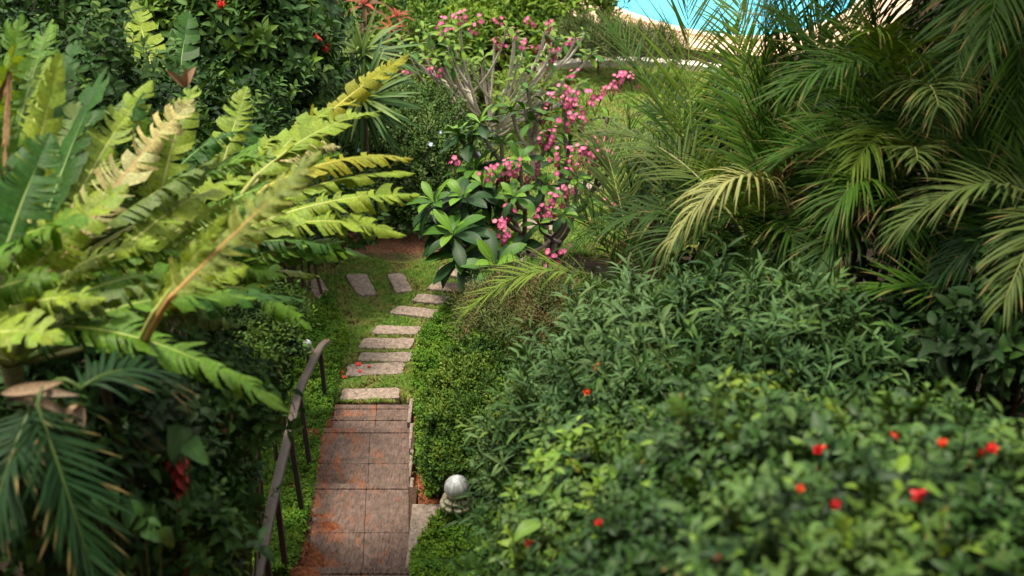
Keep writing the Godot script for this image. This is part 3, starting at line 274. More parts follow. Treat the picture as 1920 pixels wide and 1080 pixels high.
const BUSHES := [{"key": "tree_dark", "name": "leafy_shrub", "label": "tall dark broad-leaved shrub filling the upper left behind the banana leaves", "cat": "shrub", "kind": "dark", "n": 2600, "size": 0.9, "up": 0.45, "seed": 100, "cols": [[0.024, 0.062, 0.014], [0.036, 0.085, 0.018], [0.016, 0.042, 0.012], [0.038, 0.09, 0.024]], "blobs": [[-5.66, 3.60, -20.27, 2.3, 1.4, 1.5], [-4.37, 3.35, -21.05, 1.4, 1.6, 1.3], [-6.82, 3.94, -20.02, 1.6, 1.6, 1.4], [-4.39, 3.29, -18.86, 1.5, 1, 1], [-4.36, 3.19, -23.13, 0.6, 0.9, 0.8]]},
	{"key": "tree_mid", "name": "leafy_shrub", "label": "mid green leafy shrub with pointed leaves below the dark one", "cat": "shrub", "kind": "broad", "n": 1300, "size": 1.5, "up": 0.5, "seed": 101, "cols": [[0.038, 0.09, 0.024], [0.06, 0.125, 0.03], [0.095, 0.175, 0.038], [0.13, 0.23, 0.035], [0.16, 0.27, 0.04]], "blobs": [[-3.91, 3.79, -19.14, 1, 0.9, 0.8], [-4.59, 4.13, -19.10, 1, 0.7, 0.7], [-3.61, 3.13, -20.05, 0.7, 0.9, 0.8], [-3.91, 4.14, -19.36, 0.8, 0.7, 0.6]]},
	{"key": "bank", "name": "creeper", "label": "tangled light green creeper on the bank at the top", "cat": "creeper", "kind": "broad", "n": 1700, "size": 1.1, "up": 0.4, "seed": 102, "cols": [[0.14, 0.24, 0.03], [0.19, 0.29, 0.035], [0.09, 0.18, 0.025], [0.038, 0.09, 0.024], [0.2, 0.14, 0.08]], "blobs": [[-4.01, 1.49, -28.49, 1.7, 1, 1], [-3.82, 1.90, -24.94, 0.9, 0.8, 0.7], [-4.80, 1.58, -29.45, 1.4, 1.2, 1]]},
	{"key": "round", "name": "round_shrub", "label": "dense round dark green shrub at the top edge", "cat": "shrub", "kind": "small", "n": 3600, "size": 2, "up": 0.3, "seed": 103, "cols": [[0.035, 0.095, 0.03], [0.05, 0.12, 0.035]], "blobs": [[-2.45, 0.02, -34.50, 1.35, 0.85, 1.2]]},
	{"key": "lime", "name": "leafy_shrub", "label": "lime green leafy shrub beside the pool", "cat": "shrub", "kind": "spray", "n": 900, "size": 1.1, "up": 0.6, "seed": 104, "cols": [[0.14, 0.24, 0.03], [0.19, 0.29, 0.035], [0.09, 0.18, 0.025]], "blobs": [[0.55, 0.40, -32.61, 1.9, 0.9, 1.2], [1.68, 0.68, -32.13, 0.9, 1, 1], [-0.43, 0.11, -34.61, 1.2, 0.6, 1]]},
	{"key": "fluffy", "name": "leafy_shrub", "label": "soft grey green shrub in front of the pool deck", "cat": "shrub", "kind": "fine", "n": 1300, "size": 1.5, "up": 0.6, "seed": 105, "cols": [[0.12, 0.16, 0.06], [0.15, 0.19, 0.08], [0.1, 0.14, 0.05]], "blobs": [[1.90, 0.55, -29.99, 0.9, 0.45, 0.6], [2.99, 0.53, -29.37, 1, 0.5, 0.6]]},
	{"key": "plumbago", "name": "fine_leaved_shrub", "label": "fine-leaved shrub with a few pale blue flowers behind the lawn", "cat": "shrub", "kind": "small", "n": 5600, "size": 1.9, "up": 0.5, "seed": 106, "cols": [[0.08, 0.16, 0.04], [0.12, 0.21, 0.055], [0.15, 0.22, 0.09], [0.06, 0.12, 0.035]], "blobs": [[-1.76, 0.62, -22.02, 1.2, 1, 0.9], [-2.50, 0.54, -21.48, 1.2, 0.9, 0.8], [-3.16, 0.70, -22.34, 1, 1, 0.8], [-1.53, 0.24, -21.21, 0.7, 0.6, 0.6], [-2.01, 0.62, -24.17, 1.1, 0.8, 0.8]]},
	{"key": "under_far", "name": "leafy_shrub", "label": "yellowish leafy undergrowth beneath the bare frangipani branches", "cat": "shrub", "kind": "broad", "n": 600, "size": 1, "up": 0.5, "seed": 107, "cols": [[0.14, 0.24, 0.03], [0.19, 0.29, 0.035], [0.09, 0.18, 0.025], [0.16, 0.17, 0.04]], "blobs": [[-1.20, 0.00, -27.73, 1.5, 0.7, 0.9], [0.24, -0.15, -27.80, 1.4, 0.4, 0.9], [-2.31, 0.15, -26.64, 0.8, 0.6, 0.8]]},
	{"key": "backdrop", "name": "leafy_shrub", "label": "shrub of pale green leaves behind the bare frangipani", "cat": "shrub", "kind": "spray", "n": 700, "size": 1.1, "up": 0.5, "seed": 108, "cols": [[0.14, 0.24, 0.03], [0.19, 0.29, 0.035], [0.09, 0.18, 0.025]], "blobs": [[-0.80, 0.06, -31.46, 2.2, 0.9, 1], [-2.32, 0.14, -30.36, 1.2, 0.9, 1]]},
	{"key": "dry", "name": "feathery_shrub", "label": "feathery grey green shrub with dry brown twigs beside the slabs", "cat": "shrub", "kind": "fine", "n": 1900, "size": 1.05, "up": 0.5, "seed": 109, "cols": [[0.15, 0.2, 0.07], [0.18, 0.23, 0.09], [0.22, 0.17, 0.09], [0.11, 0.16, 0.05]], "blobs": [[0.19, 0.96, -16.03, 0.85, 0.6, 0.7], [-0.22, 1.03, -15.61, 0.5, 0.5, 0.5], [0.72, 1.24, -15.25, 0.6, 0.6, 0.6]]},
	{"key": "mound", "name": "small_leaved_shrub", "label": "low yellow green mound of small leaves at the right of the stairs", "cat": "shrub", "kind": "small", "n": 5200, "size": 1.25, "up": 0.5, "seed": 110, "cols": [[0.045, 0.1, 0.022], [0.08, 0.16, 0.025], [0.12, 0.2, 0.03], [0.18, 0.25, 0.045]], "blobs": [[-0.41, 1.01, -13.95, 0.62, 0.33, 0.55], [-0.68, 1.07, -13.02, 0.36, 0.3, 0.45], [-0.16, 1.14, -13.08, 0.58, 0.42, 0.55], [-0.49, 1.01, -14.66, 0.35, 0.25, 0.4], [-0.76, 1.00, -12.47, 0.25, 0.2, 0.35], [0.18, 1.46, -12.08, 0.6, 0.5, 0.6]]},
	{"key": "lance_a", "name": "lance_leaved_shrub", "label": "large shrub of narrow drooping leaves under the palms", "cat": "shrub", "kind": "lance", "n": 1300, "size": 1.15, "up": 0.45, "seed": 111, "cols": [[0.04, 0.088, 0.03], [0.078, 0.145, 0.052], [0.115, 0.195, 0.08]], "blobs": [[1.84, 3.43, -10.23, 1, 0.75, 0.9], [2.57, 3.76, -9.80, 0.8, 0.65, 0.8], [1.17, 3.14, -10.98, 0.75, 0.6, 0.8], [2.27, 3.50, -10.79, 0.9, 0.4, 0.7]], "single": 220, "arch": 60},
	{"key": "lance_b", "name": "lance_leaved_shrub", "label": "narrow-leaved shrub beside the globe lamp", "cat": "shrub", "kind": "lance", "n": 950, "size": 0.95, "up": 0.45, "seed": 112, "cols": [[0.04, 0.088, 0.03], [0.078, 0.145, 0.052], [0.115, 0.195, 0.08], [0.038, 0.09, 0.024]], "blobs": [[0.65, 2.97, -9.95, 0.75, 0.65, 0.7], [0.26, 2.44, -10.08, 0.42, 0.5, 0.5], [1.10, 3.41, -9.73, 0.7, 0.55, 0.7], [0.20, 2.21, -9.65, 0.5, 0.5, 0.5]], "single": 150, "arch": 40},
	{"key": "hedge_a", "name": "flowering_hedge", "label": "broad-leaved hedge shrub with red flowers at the bottom centre", "cat": "shrub", "kind": "hedge", "n": 1200, "size": 1.05, "up": 0.4, "seed": 113, "cols": [[0.036, 0.085, 0.018], [0.038, 0.09, 0.024], [0.06, 0.125, 0.03], [0.095, 0.175, 0.038], [0.15, 0.25, 0.035]], "blobs": [[0.82, 4.21, -7.23, 0.75, 0.55, 0.7], [0.35, 3.70, -7.50, 0.5, 0.5, 0.6], [0.79, 4.03, -8.23, 0.5, 0.35, 0.5]], "single": 200, "group": "shrubs with red flowers on the right bank"},
	{"key": "hedge_b", "name": "flowering_hedge", "label": "shrub with a pair of red flowers in the middle of the near hedge", "cat": "shrub", "kind": "hedge", "n": 1050, "size": 1, "up": 0.4, "seed": 114, "cols": [[0.036, 0.085, 0.018], [0.038, 0.09, 0.024], [0.06, 0.125, 0.03], [0.095, 0.175, 0.038], [0.18, 0.27, 0.035]], "blobs": [[1.50, 5.06, -6.37, 0.7, 0.6, 0.7], [1.62, 4.71, -7.35, 0.75, 0.35, 0.6]], "single": 240, "group": "shrubs with red flowers on the right bank"},
	{"key": "hedge_c", "name": "flowering_hedge", "label": "shrub with many red flowers in the lower right corner", "cat": "shrub", "kind": "hedge", "n": 1300, "size": 0.95, "up": 0.4, "seed": 115, "cols": [[0.024, 0.062, 0.014], [0.036, 0.085, 0.018], [0.038, 0.09, 0.024], [0.06, 0.125, 0.03], [0.095, 0.175, 0.038]], "blobs": [[2.24, 5.40, -5.89, 0.7, 0.45, 0.65], [2.60, 5.16, -6.62, 0.55, 0.26, 0.5], [2.50, 5.70, -5.20, 0.6, 0.42, 0.6]], "single": 260, "group": "shrubs with red flowers on the right bank"},
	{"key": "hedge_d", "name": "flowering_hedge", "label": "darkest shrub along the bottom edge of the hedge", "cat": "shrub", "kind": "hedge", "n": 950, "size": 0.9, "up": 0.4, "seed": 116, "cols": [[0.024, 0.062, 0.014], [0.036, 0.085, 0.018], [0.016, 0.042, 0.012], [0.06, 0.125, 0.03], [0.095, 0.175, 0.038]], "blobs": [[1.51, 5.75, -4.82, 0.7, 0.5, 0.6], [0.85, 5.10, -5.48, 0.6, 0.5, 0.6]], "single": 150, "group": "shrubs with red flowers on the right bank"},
	{"key": "thicket", "name": "dark_thicket", "label": "dark leafy thicket behind the palm stems, widened to fill the shaded gap", "cat": "shrub", "kind": "dark", "n": 3000, "size": 0.8, "up": 0.45, "seed": 117, "cols": [[0.024, 0.062, 0.014], [0.036, 0.085, 0.018], [0.016, 0.042, 0.012], [0.02, 0.04, 0.016]], "blobs": [[3.68, 2.88, -14.99, 1.8, 1.9, 1.2], [4.93, 3.52, -13.77, 1.7, 2.2, 1.2], [5.81, 4.53, -13.29, 1.6, 2.4, 1.2], [2.56, 2.07, -16.52, 1, 1.3, 0.9], [4.87, 3.26, -11.51, 1.3, 0.9, 0.9], [4.01, 3.80, -10.21, 0.9, 0.6, 0.6], [4.43, 4.17, -9.51, 0.9, 0.7, 0.6]]},  # near blobs added: dark leaves fill the black shaded gap
	{"key": "added_shade_tree", "name": "added_shade_tree", "label": "tall unseen tree added beyond the right edge to shade the palms", "cat": "tree", "kind": "dark", "n": 3600, "size": 1.4, "up": 0.3, "seed": 118, "cols": [[0.024, 0.062, 0.014], [0.036, 0.085, 0.018], [0.016, 0.042, 0.012]], "blobs": [[7.6, 10.3, -12.5, 4.3, 1.3, 4.6], [9.5, 11.0, -9.0, 3.5, 1.2, 3.5], [5.6, 11.2, -6.2, 2.8, 1.0, 2.6]]},  # out of view, added to shade the palms and hedge
	{"key": "left_cover", "name": "leafy_shrub", "label": "leafy climber along the outside of the handrail", "cat": "shrub", "kind": "broad", "n": 2600, "size": 0.6, "up": 0.45, "seed": 119, "cols": [[0.038, 0.09, 0.024], [0.06, 0.125, 0.03], [0.095, 0.175, 0.038], [0.14, 0.24, 0.04]], "blobs": [[-2.82, 2.75, -11.40, 0.38, 0.4, 0.45], [-2.71, 3.10, -9.94, 0.4, 0.42, 0.5], [-2.61, 3.24, -8.80, 0.4, 0.42, 0.5], [-2.86, 2.17, -13.19, 0.34, 0.3, 0.4], [-2.57, 3.28, -8.06, 0.4, 0.4, 0.5], [-3.12, 1.89, -14.38, 0.45, 0.35, 0.5]]},
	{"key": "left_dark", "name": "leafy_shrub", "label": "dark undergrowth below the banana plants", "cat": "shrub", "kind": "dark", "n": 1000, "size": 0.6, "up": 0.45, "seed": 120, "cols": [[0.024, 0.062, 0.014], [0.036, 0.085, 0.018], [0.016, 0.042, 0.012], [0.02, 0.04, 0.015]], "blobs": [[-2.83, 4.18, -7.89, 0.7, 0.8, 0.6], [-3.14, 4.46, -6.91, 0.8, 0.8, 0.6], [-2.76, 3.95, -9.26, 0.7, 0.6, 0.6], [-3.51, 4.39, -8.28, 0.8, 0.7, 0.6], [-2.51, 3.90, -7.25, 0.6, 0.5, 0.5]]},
	{"key": "left_behind", "name": "leafy_shrub", "label": "shrub behind the banana leaves at the edge of the bare bed", "cat": "shrub", "kind": "broad", "n": 2600, "size": 1, "up": 0.45, "seed": 121, "cols": [[0.038, 0.09, 0.024], [0.06, 0.125, 0.03], [0.095, 0.175, 0.038], [0.024, 0.062, 0.014], [0.036, 0.085, 0.018], [0.016, 0.042, 0.012]], "blobs": [[-3.40, 1.11, -18.72, 1.2, 0.7, 0.8], [-3.89, 1.76, -18.92, 1.2, 1, 0.8], [-3.12, 0.90, -19.78, 0.6, 0.6, 0.6], [-4.10, 2.73, -17.07, 1.4, 1.2, 0.8], [-4.46, 3.86, -14.09, 1.6, 1.3, 0.8], [-5.08, 4.63, -13.05, 1.5, 1.6, 0.8]]}]
const RED_FLOWERS := [["lance_b", Vector3(0.699, 3.628, -10.681), 0.068], ["lance_b", Vector3(0.765, 4.126, -9.664), 0.0765], ["lance_b", Vector3(0.664, 3.968, -9.423), 0.068], ["hedge_a", Vector3(0.139, 4.569, -6.698), 0.0595], ["hedge_a", Vector3(0.474, 5.654, -5.479), 0.04675], ["hedge_b", Vector3(1.677, 5.880, -5.828), 0.06375], ["hedge_b", Vector3(1.722, 5.920, -5.843), 0.068], ["hedge_b", Vector3(1.631, 5.765, -5.811), 0.05525], ["hedge_b", Vector3(1.457, 6.356, -4.760), 0.051], ["hedge_c", Vector3(3.403, 3.796, -9.562), 0.07225], ["hedge_c", Vector3(2.041, 6.034, -5.799), 0.051], ["hedge_c", Vector3(1.890, 6.406, -4.792), 0.0765], ["hedge_c", Vector3(2.365, 6.245, -5.335), 0.06375], ["hedge_c", Vector3(2.355, 6.185, -5.421), 0.051], ["hedge_c", Vector3(2.175, 6.204, -5.408), 0.05525], ["hedge_c", Vector3(2.248, 6.165, -5.342), 0.051], ["hedge_a", Vector3(1.241, 5.679, -6.219), 0.0425], ["hedge_d", Vector3(0.900, 6.227, -4.561), 0.0425], ["hedge_b", Vector3(1.302, 6.401, -4.799), 0.0425], ["tree_dark", Vector3(-4.208, 4.758, -18.396), 0.136], ["bank", Vector3(-2.831, 4.164, -18.836), 0.136], ["bank", Vector3(-2.791, 4.037, -19.084), 0.136]]
const COVERS := [[[Vector2(-3.010, -18.518), Vector2(-2.685, -17.810), Vector2(-2.465, -16.965), Vector2(-2.511, -16.185), Vector2(-2.483, -15.313), Vector2(-2.475, -13.784), Vector2(-2.386, -12.619), Vector2(-2.336, -11.738), Vector2(-2.352, -10.598), Vector2(-2.730, -10.545), Vector2(-3.178, -12.850), Vector2(-3.286, -15.292), Vector2(-3.254, -17.116)], "small-leaved green ground cover between the handrail and the stairs", 2400, 1.2, 1],
	[[Vector2(-1.442, -16.177), Vector2(-1.384, -17.131), Vector2(-1.099, -17.978), Vector2(-0.692, -18.521), Vector2(0.000, -18.513), Vector2(0.312, -16.170), Vector2(0.253, -12.554), Vector2(-1.022, -12.557), Vector2(-1.213, -13.628), Vector2(-1.335, -14.947)], "small-leaved green ground cover along the right side of the slabs", 2000, 1.2, 1.1],
	[[Vector2(-1.004, -11.334), Vector2(-0.898, -11.733), Vector2(-0.674, -11.892), Vector2(0.244, -11.990), Vector2(0.685, -11.039), Vector2(0.687, -9.196), Vector2(-0.989, -10.021), Vector2(-1.090, -11.053)], "bright green ground cover spilling over the kerb below the lamp", 2600, 1.6, 1.1]]
const HEARTS := [[Vector3(-2.449, 4.851, -7.347), 0.7, 9, "cluster of heart-shaped leaves beside the dark red flower spike"], [Vector3(-2.439, 4.007, -9.507), 0.6, 8, "heart-shaped leaves hanging beside the long arching banana leaf"], [Vector3(-2.182, 3.645, -8.198), 0.6, 10, "broad green leaves low behind the handrail"], [Vector3(-2.493, 4.829, -6.670), 0.5, 6, "small broad-leaved plant in the darkest corner"]]
const SPIKE := Vector3(-2.336, 4.730, -7.425)
const DRY := [[Vector3(-3.144, 5.682, -6.740), Vector3(-2.596, 5.617, -6.679), "long withered brown leaf lying across the left edge", 0.08, Color(.34, .24, .17)], [Vector3(-2.672, 5.586, -6.755), Vector3(-2.666, 5.535, -6.597), "short curled end of the withered brown leaf", 0.08, Color(.36, .26, .18)], [Vector3(-2.258, 4.000, -7.934), Vector3(-2.222, 3.905, -7.610), "crumpled brown leaf hanging near the handrail", 0.14, Color(.25, .14, .09)], [Vector3(-2.331, 4.156, -9.023), Vector3(-2.303, 4.050, -8.714), "dry brown leaf under the tip of the arching leaf", 0.1, Color(.34, .19, .10)], [Vector3(-2.691, 6.416, -10.264), Vector3(-2.712, 6.611, -10.325), "withered brown tip above the pale dry banana leaf", 0.06, Color(.30, .17, .10)]]
const ROCKS := [[Vector3(-2.843, -0.066, -20.529), Vector3(.16,.12,.13), "reddish rock at the edge of the bare bed", Color(.36, .17, .10)], [Vector3(-2.563, -0.075, -20.830), Vector3(.25,.11,.16), "dark flat rock beside the reddish one", Color(.09, .075, .065)], [Vector3(-2.141, -0.069, -20.903), Vector3(.22,.12,.15), "grey rock at the far side of the bare bed", Color(.12, .10, .085)]]
const FALLEN := [[Vector3(-2.259, 0.047, -16.336), "fallen red flower lying at the far left end of a stone slab"], [Vector3(-2.096, 0.047, -16.276), "fallen red flower lying near the middle of a stone slab, rightmost of three"], [Vector3(-2.215, 0.047, -16.142), "fallen red flower lying close to the near edge of a stone slab"], [Vector3(-2.483, 0.042, -16.106), "fallen red flower lying on soil just left of the slab, level with it"], [Vector3(-2.544, 0.042, -16.225), "fallen red flower lying on soil left of the slab, farthest from the stairs"], [Vector3(-2.431, 0.042, -15.989), "fallen red flower lying on soil below the slab corner, nearest the stairs"]]

# ---------------------------------------------------------------- the place
func _ready() -> void:
	rng.seed = 11
	# camera
	var cam := Camera3D.new()
	cam.name = "camera"
	add_child(cam)
	cam.position = Vector3(0, 10, 0)
	cam.rotation_degrees = Vector3(-28, 0, 0)
	cam.near = .1
	cam.far = 400
	var lens := CameraAttributesPhysical.new()
	lens.frustum_focal_length = 54.13
	lens.frustum_focus_distance = 18.0
	lens.frustum_near = .1
	lens.frustum_far = 400
	lens.exposure_aperture = 1.25
	cam.attributes = lens
	cam.fov = 25.0
	cam.current = true
	# sky and sun: bright hazy overcast
	var env := Environment.new()
	env.background_mode = Environment.BG_SKY
	var sky := Sky.new()
	var sm := ProceduralSkyMaterial.new()
	sm.sky_top_color = Color(.735, .735, .725)
	sm.sky_horizon_color = Color(.61, .605, .59)
	sm.sky_curve = .25
	sm.ground_horizon_color = Color(.30, .32, .26)
	sm.ground_bottom_color = Color(.12, .13, .09)
	sky.sky_material = sm
	env.sky = sky
	env.tonemap_mode = Environment.TONE_MAPPER_LINEAR
	env.tonemap_exposure = EXPOSURE
	env.sdfgi_enabled = true
	env.ssao_enabled = true
	env.ssil_enabled = true
	var we := WorldEnvironment.new()
	we.name = "world_environment"
	we.environment = env
	add_child(we)
	var sun := DirectionalLight3D.new()
	sun.name = "sun"
	add_child(sun)
	sun.look_at_from_position(Vector3.ZERO, Vector3(.25, -1.0, .12), Vector3.FORWARD)
	sun.light_energy = .5
	sun.light_color = Color(1.0, .96, .89)
	sun.light_angular_distance = 10.0
	sun.shadow_enabled = true
	make_materials()
	setting()
	added_house()
	stairs_and_stones()
	railing_and_lamps()
	banana_plants()
	palms()
	frangipanis()
	spiky_plants()
	bushes()
	small_things()

func inside(p: Vector2, poly: PackedVector2Array) -> bool:
	return Geometry2D.is_point_in_polygon(p, poly)

func lawns() -> Array:
	return [PackedVector2Array(LAWN), PackedVector2Array(LAWN_BEYOND)]

func setting() -> void:
	var n := noise(5, .35)
	var fine := noise(6, 2.2)
	var grain := noise(9, .09)
	var soil := image(256, 256, func(x, y):
		var g: float = .72 + .3 * grain.get_noise_2d(x, y) + rng.randf() * .12
		return Color(g, g, g))
	M.soil = mat(soil, .95, 0, .2)
	var areas := lawns()
	var bed := PackedVector2Array(MULCH)
	var pool := PackedVector2Array(POOL)
	var mb := MB.new()
	var xs := []
	var zs := []
	for k in 25: xs.append(-150.0 + k * 5.6)
	for k in 251: xs.append(-12.0 + k * .11)
	for k in 25: xs.append(16.0 + k * 5.6)
	for k in 20: zs.append(-260.0 + k * 10.9)
	for k in 60: zs.append(-52.0 + k * .5)
	for k in 171: zs.append(-22.0 + k * .11)
	for k in 20: zs.append(-3.0 + k * 1.5)
	for z in zs:
		for x in xs:
			var p := Vector2(x, z)
			var y: float = height(x, z) + n.get_noise_2d(x, z) * .03 + fine.get_noise_2d(x, z) * .015
			var in_pool: bool = pow((x - POOL_CENTRE.x) / 4.9, 2) + pow((z - POOL_CENTRE.z) / 7.3, 2) < 1.0
			if in_pool:
				y = -3.2
			var d: float = x - stair_edge(z)
			if z > -15.6 and z < -8 and d > -1.3 and d < .2:
				y -= .14
			if z > -15.0 and z < -9 and d > -1.42 and d < -.72:   # soil washed over the left edge of the steps
				var tread := 0.0
				for tr in TREADS:
					if z <= tr[1] and z >= tr[2]:
						tread = tr[0]
				var wash: float = .05 - (d + 1.2) * .30 + n.get_noise_2d(x * 5.0, z * 3.0) * .16 + fine.get_noise_2d(x, z) * .02 + .07 * smoothstep(-12.6, -11.0, z)
				y = tread + clampf(wash - .05, -.2, .07)
			var c := Color(.030, .021, .014)
			var red := smoothstep(-2.6, -1.0, d) * (1.0 - smoothstep(.2, .9, d)) * smoothstep(-17.5, -15.0, z)
			c = c.lerp(Color(.26, .088, .04), red)
			if inside(p, bed):
				c = Color(.26, .125, .07)
			for a in areas:
				if inside(p, a):
					c = Color(.10, .105, .035).lerp(Color(.19, .11, .06), clampf(n.get_noise_2d(x * 4, z * 4) * 1.4, 0, .8))
			var k := 1.0 + fine.get_noise_2d(x * 3, z * 3) * .5
			mb.v.append(Vector3(x, y, z))
			mb.uv.append(p * .7)
			mb.c.append(Color(c.r * k, c.g * k, c.b * k))
	mb.grid(0, zs.size(), xs.size())
	struct("ground", commit(mb), M.soil)
	pool_and_deck(pool)
	rng.seed = 15
	var edge := Node3D.new()
	edge.name = "lawn_kerb"
	edge.set_meta("kind", "structure")
	add_child(edge)
	for k in KERB_LINE.size() - 1:
		var a: Vector3 = KERB_LINE[k]
		var b: Vector3 = KERB_LINE[k + 1]
		var off := (b - a).cross(Vector3.UP).normalized() * .16
		var q := [a - off, b - off, b + off, a + off]
		for z in 4: q[z].y += .16
		part("kerb_stone", slab_mesh(q, .3, .01, Vector3.ZERO), tinted(mat(null, .9, 0, .3), vary(Color(.60, .54, .46), .06)), edge)
	grass(areas, bed)

func poly_sheet(poly: PackedVector2Array, y: float, col: Color, hole := PackedVector2Array()) -> ArrayMesh:
	var mb := MB.new()
	if hole.is_empty():
		for p in poly:
			mb.v.append(Vector3(p.x, y, p.y))
			mb.uv.append(p)
			mb.c.append(col)
		mb.i = Geometry2D.triangulate_polygon(poly)
	else:       # a ring between two outlines of the same count
		for r in 2:
			for k in poly.size() + 1:
				var p: Vector2 = (poly if r == 0 else hole)[k % poly.size()]
				mb.v.append(Vector3(p.x, y, p.y))
				mb.uv.append(p)
				mb.c.append(col)
		mb.grid(0, 2, poly.size() + 1)
	var m := commit(mb)
	return m

func pool_and_deck(pool: PackedVector2Array) -> void:
	var c := Vector2(POOL_CENTRE.x, POOL_CENTRE.z)
	var rim := PackedVector2Array()
	var deck := PackedVector2Array()
	for k in pool.size():
		var dir := (pool[k] - c).normalized()
		rim.append(pool[k] + dir * .35)
		deck.append(pool[k] + dir * 1.5)
	var tiles := mat(null, .6, 0, .4)
	var y := -.12
	struct("pool_deck", poly_sheet(deck, y - .03, Color(.62, .40, .26), rim), tiles)
	# coping stones round the edge, each one a piece
	var coping := Node3D.new()
	coping.name = "pool_coping"
	coping.set_meta("kind", "structure")
	add_child(coping)
	for k in pool.size():
		var a := pool[k]
		var b := pool[(k + 1) % pool.size()]
		var ra := rim[k]
		var rb := rim[(k + 1) % pool.size()]
		var n := maxi(1, int(a.distance_to(b) / .45))
		for s in n:
			var f0 := (s + .02) / n
			var f1 := (s + .98) / n
			var q := [a.lerp(b, f0), a.lerp(b, f1), ra.lerp(rb, f1), ra.lerp(rb, f0)]
			var q3 := []
			for p in q:
				q3.append(Vector3(p.x, y + .03, p.y))
			part("coping_stone", slab_mesh(q3, .08, .004, Vector3.ZERO), tinted(tiles, vary(Color(.66, .46, .31), .08)), coping)
	var basin := MB.new()
	for r in 2:
		for k in pool.size() + 1:
			var p := pool[k % pool.size()]
			basin.v.append(Vector3(p.x, y if r == 0 else -1.5, p.y))
			basin.uv.append(p)
			basin.c.append(Color(.08, .50, .66))
	basin.grid(0, 2, pool.size() + 1)
	var st := basin.v.size()
	for p in pool:
		basin.v.append(Vector3(p.x, -1.5, p.y))
		basin.uv.append(p)
		basin.c.append(Color(.07, .46, .63))
	for k in Geometry2D.triangulate_polygon(pool):
		basin.i.append(st + k)
	struct("pool_basin", commit(basin), tiles)
	var water := StandardMaterial3D.new()
	water.transparency = BaseMaterial3D.TRANSPARENCY_ALPHA
	water.metallic_specular = .25
	water.albedo_color = Color(.25, .72, .85, .3)
	water.roughness = .04
	water.normal_enabled = true
	var wn := NoiseTexture2D.new()
	wn.noise = noise(21, .02, 3)
	wn.as_normal_map = true
	wn.seamless = true
	wn.bump_strength = 3.0
	water.normal_texture = wn
	water.normal_scale = .25
	water.uv1_scale = Vector3(.5, .5, .5)
	struct("pool_water", poly_sheet(pool, y - .09, Color(1, 1, 1)), water)

func grass(areas: Array, bed: PackedVector2Array) -> void:
	rng.seed = 77
	var tuft := MB.new()
	for k in 6:
		var a := rf(0, TAU)
		var dir := Vector3(cos(a) * rf(.3, .9), 1, sin(a) * rf(.3, .9))
		leaf(tuft, Transform3D(facing(dir, Vector3(cos(a), .1, sin(a)) * -1.0), Vector3(rf(-.015, .015), 0, rf(-.015, .015))), rf(.035, .06), .008, 2, .7, .1, 4, vary(Color(1, 1, 1), .15))
	var tm := commit(tuft)
	var patch := noise(31, .8)
	var where := []
	var tint := []
	for ai in areas.size():
		var poly: PackedVector2Array = areas[ai]
		var lo := poly[0]
		var hi := poly[0]
		for p in poly:
			lo = lo.min(p)
			hi = hi.max(p)
		var dens := 2300.0 if ai == 0 else 700.0
		var n := int((hi.x - lo.x) * (hi.y - lo.y) * dens)
		for k in n:
			var p := Vector2(rf(lo.x, hi.x), rf(lo.y, hi.y))
			if not inside(p, poly) or inside(p, bed):
				continue
			var v := patch.get_noise_2d(p.x * 2.0, p.y * 2.0)
			if v > .18 and rng.randf() < (v - .1) * 2.2:
				continue
			var on := false
			for q in STONES:
				if inside(p, PackedVector2Array([Vector2(q[0].x, q[0].z), Vector2(q[1].x, q[1].z), Vector2(q[2].x, q[2].z), Vector2(q[3].x, q[3].z)])):
					on = true
					break
			if on:
				continue
			var s := rf(.6, 1.3) * (1.0 if ai == 0 else 1.7) * (1.5 if rng.randf() < .15 else 1.0)
			where.append(Transform3D(Basis(Vector3.UP, rf(0, TAU)).scaled(Vector3(s, s, s)), ground_at(p.x, p.y)))
			var g := Color(.14, .25, .032).lerp(Color(.27, .26, .07), clampf(.3 + v * 1.6 + rf(-.3, .3), 0, 1))
			tint.append(vary(g, .25))
	var o := scatter("grass", tm, M.grass, self, where, tint)
	stuff(o, "short green lawn grass around the stepping stones", "grass")

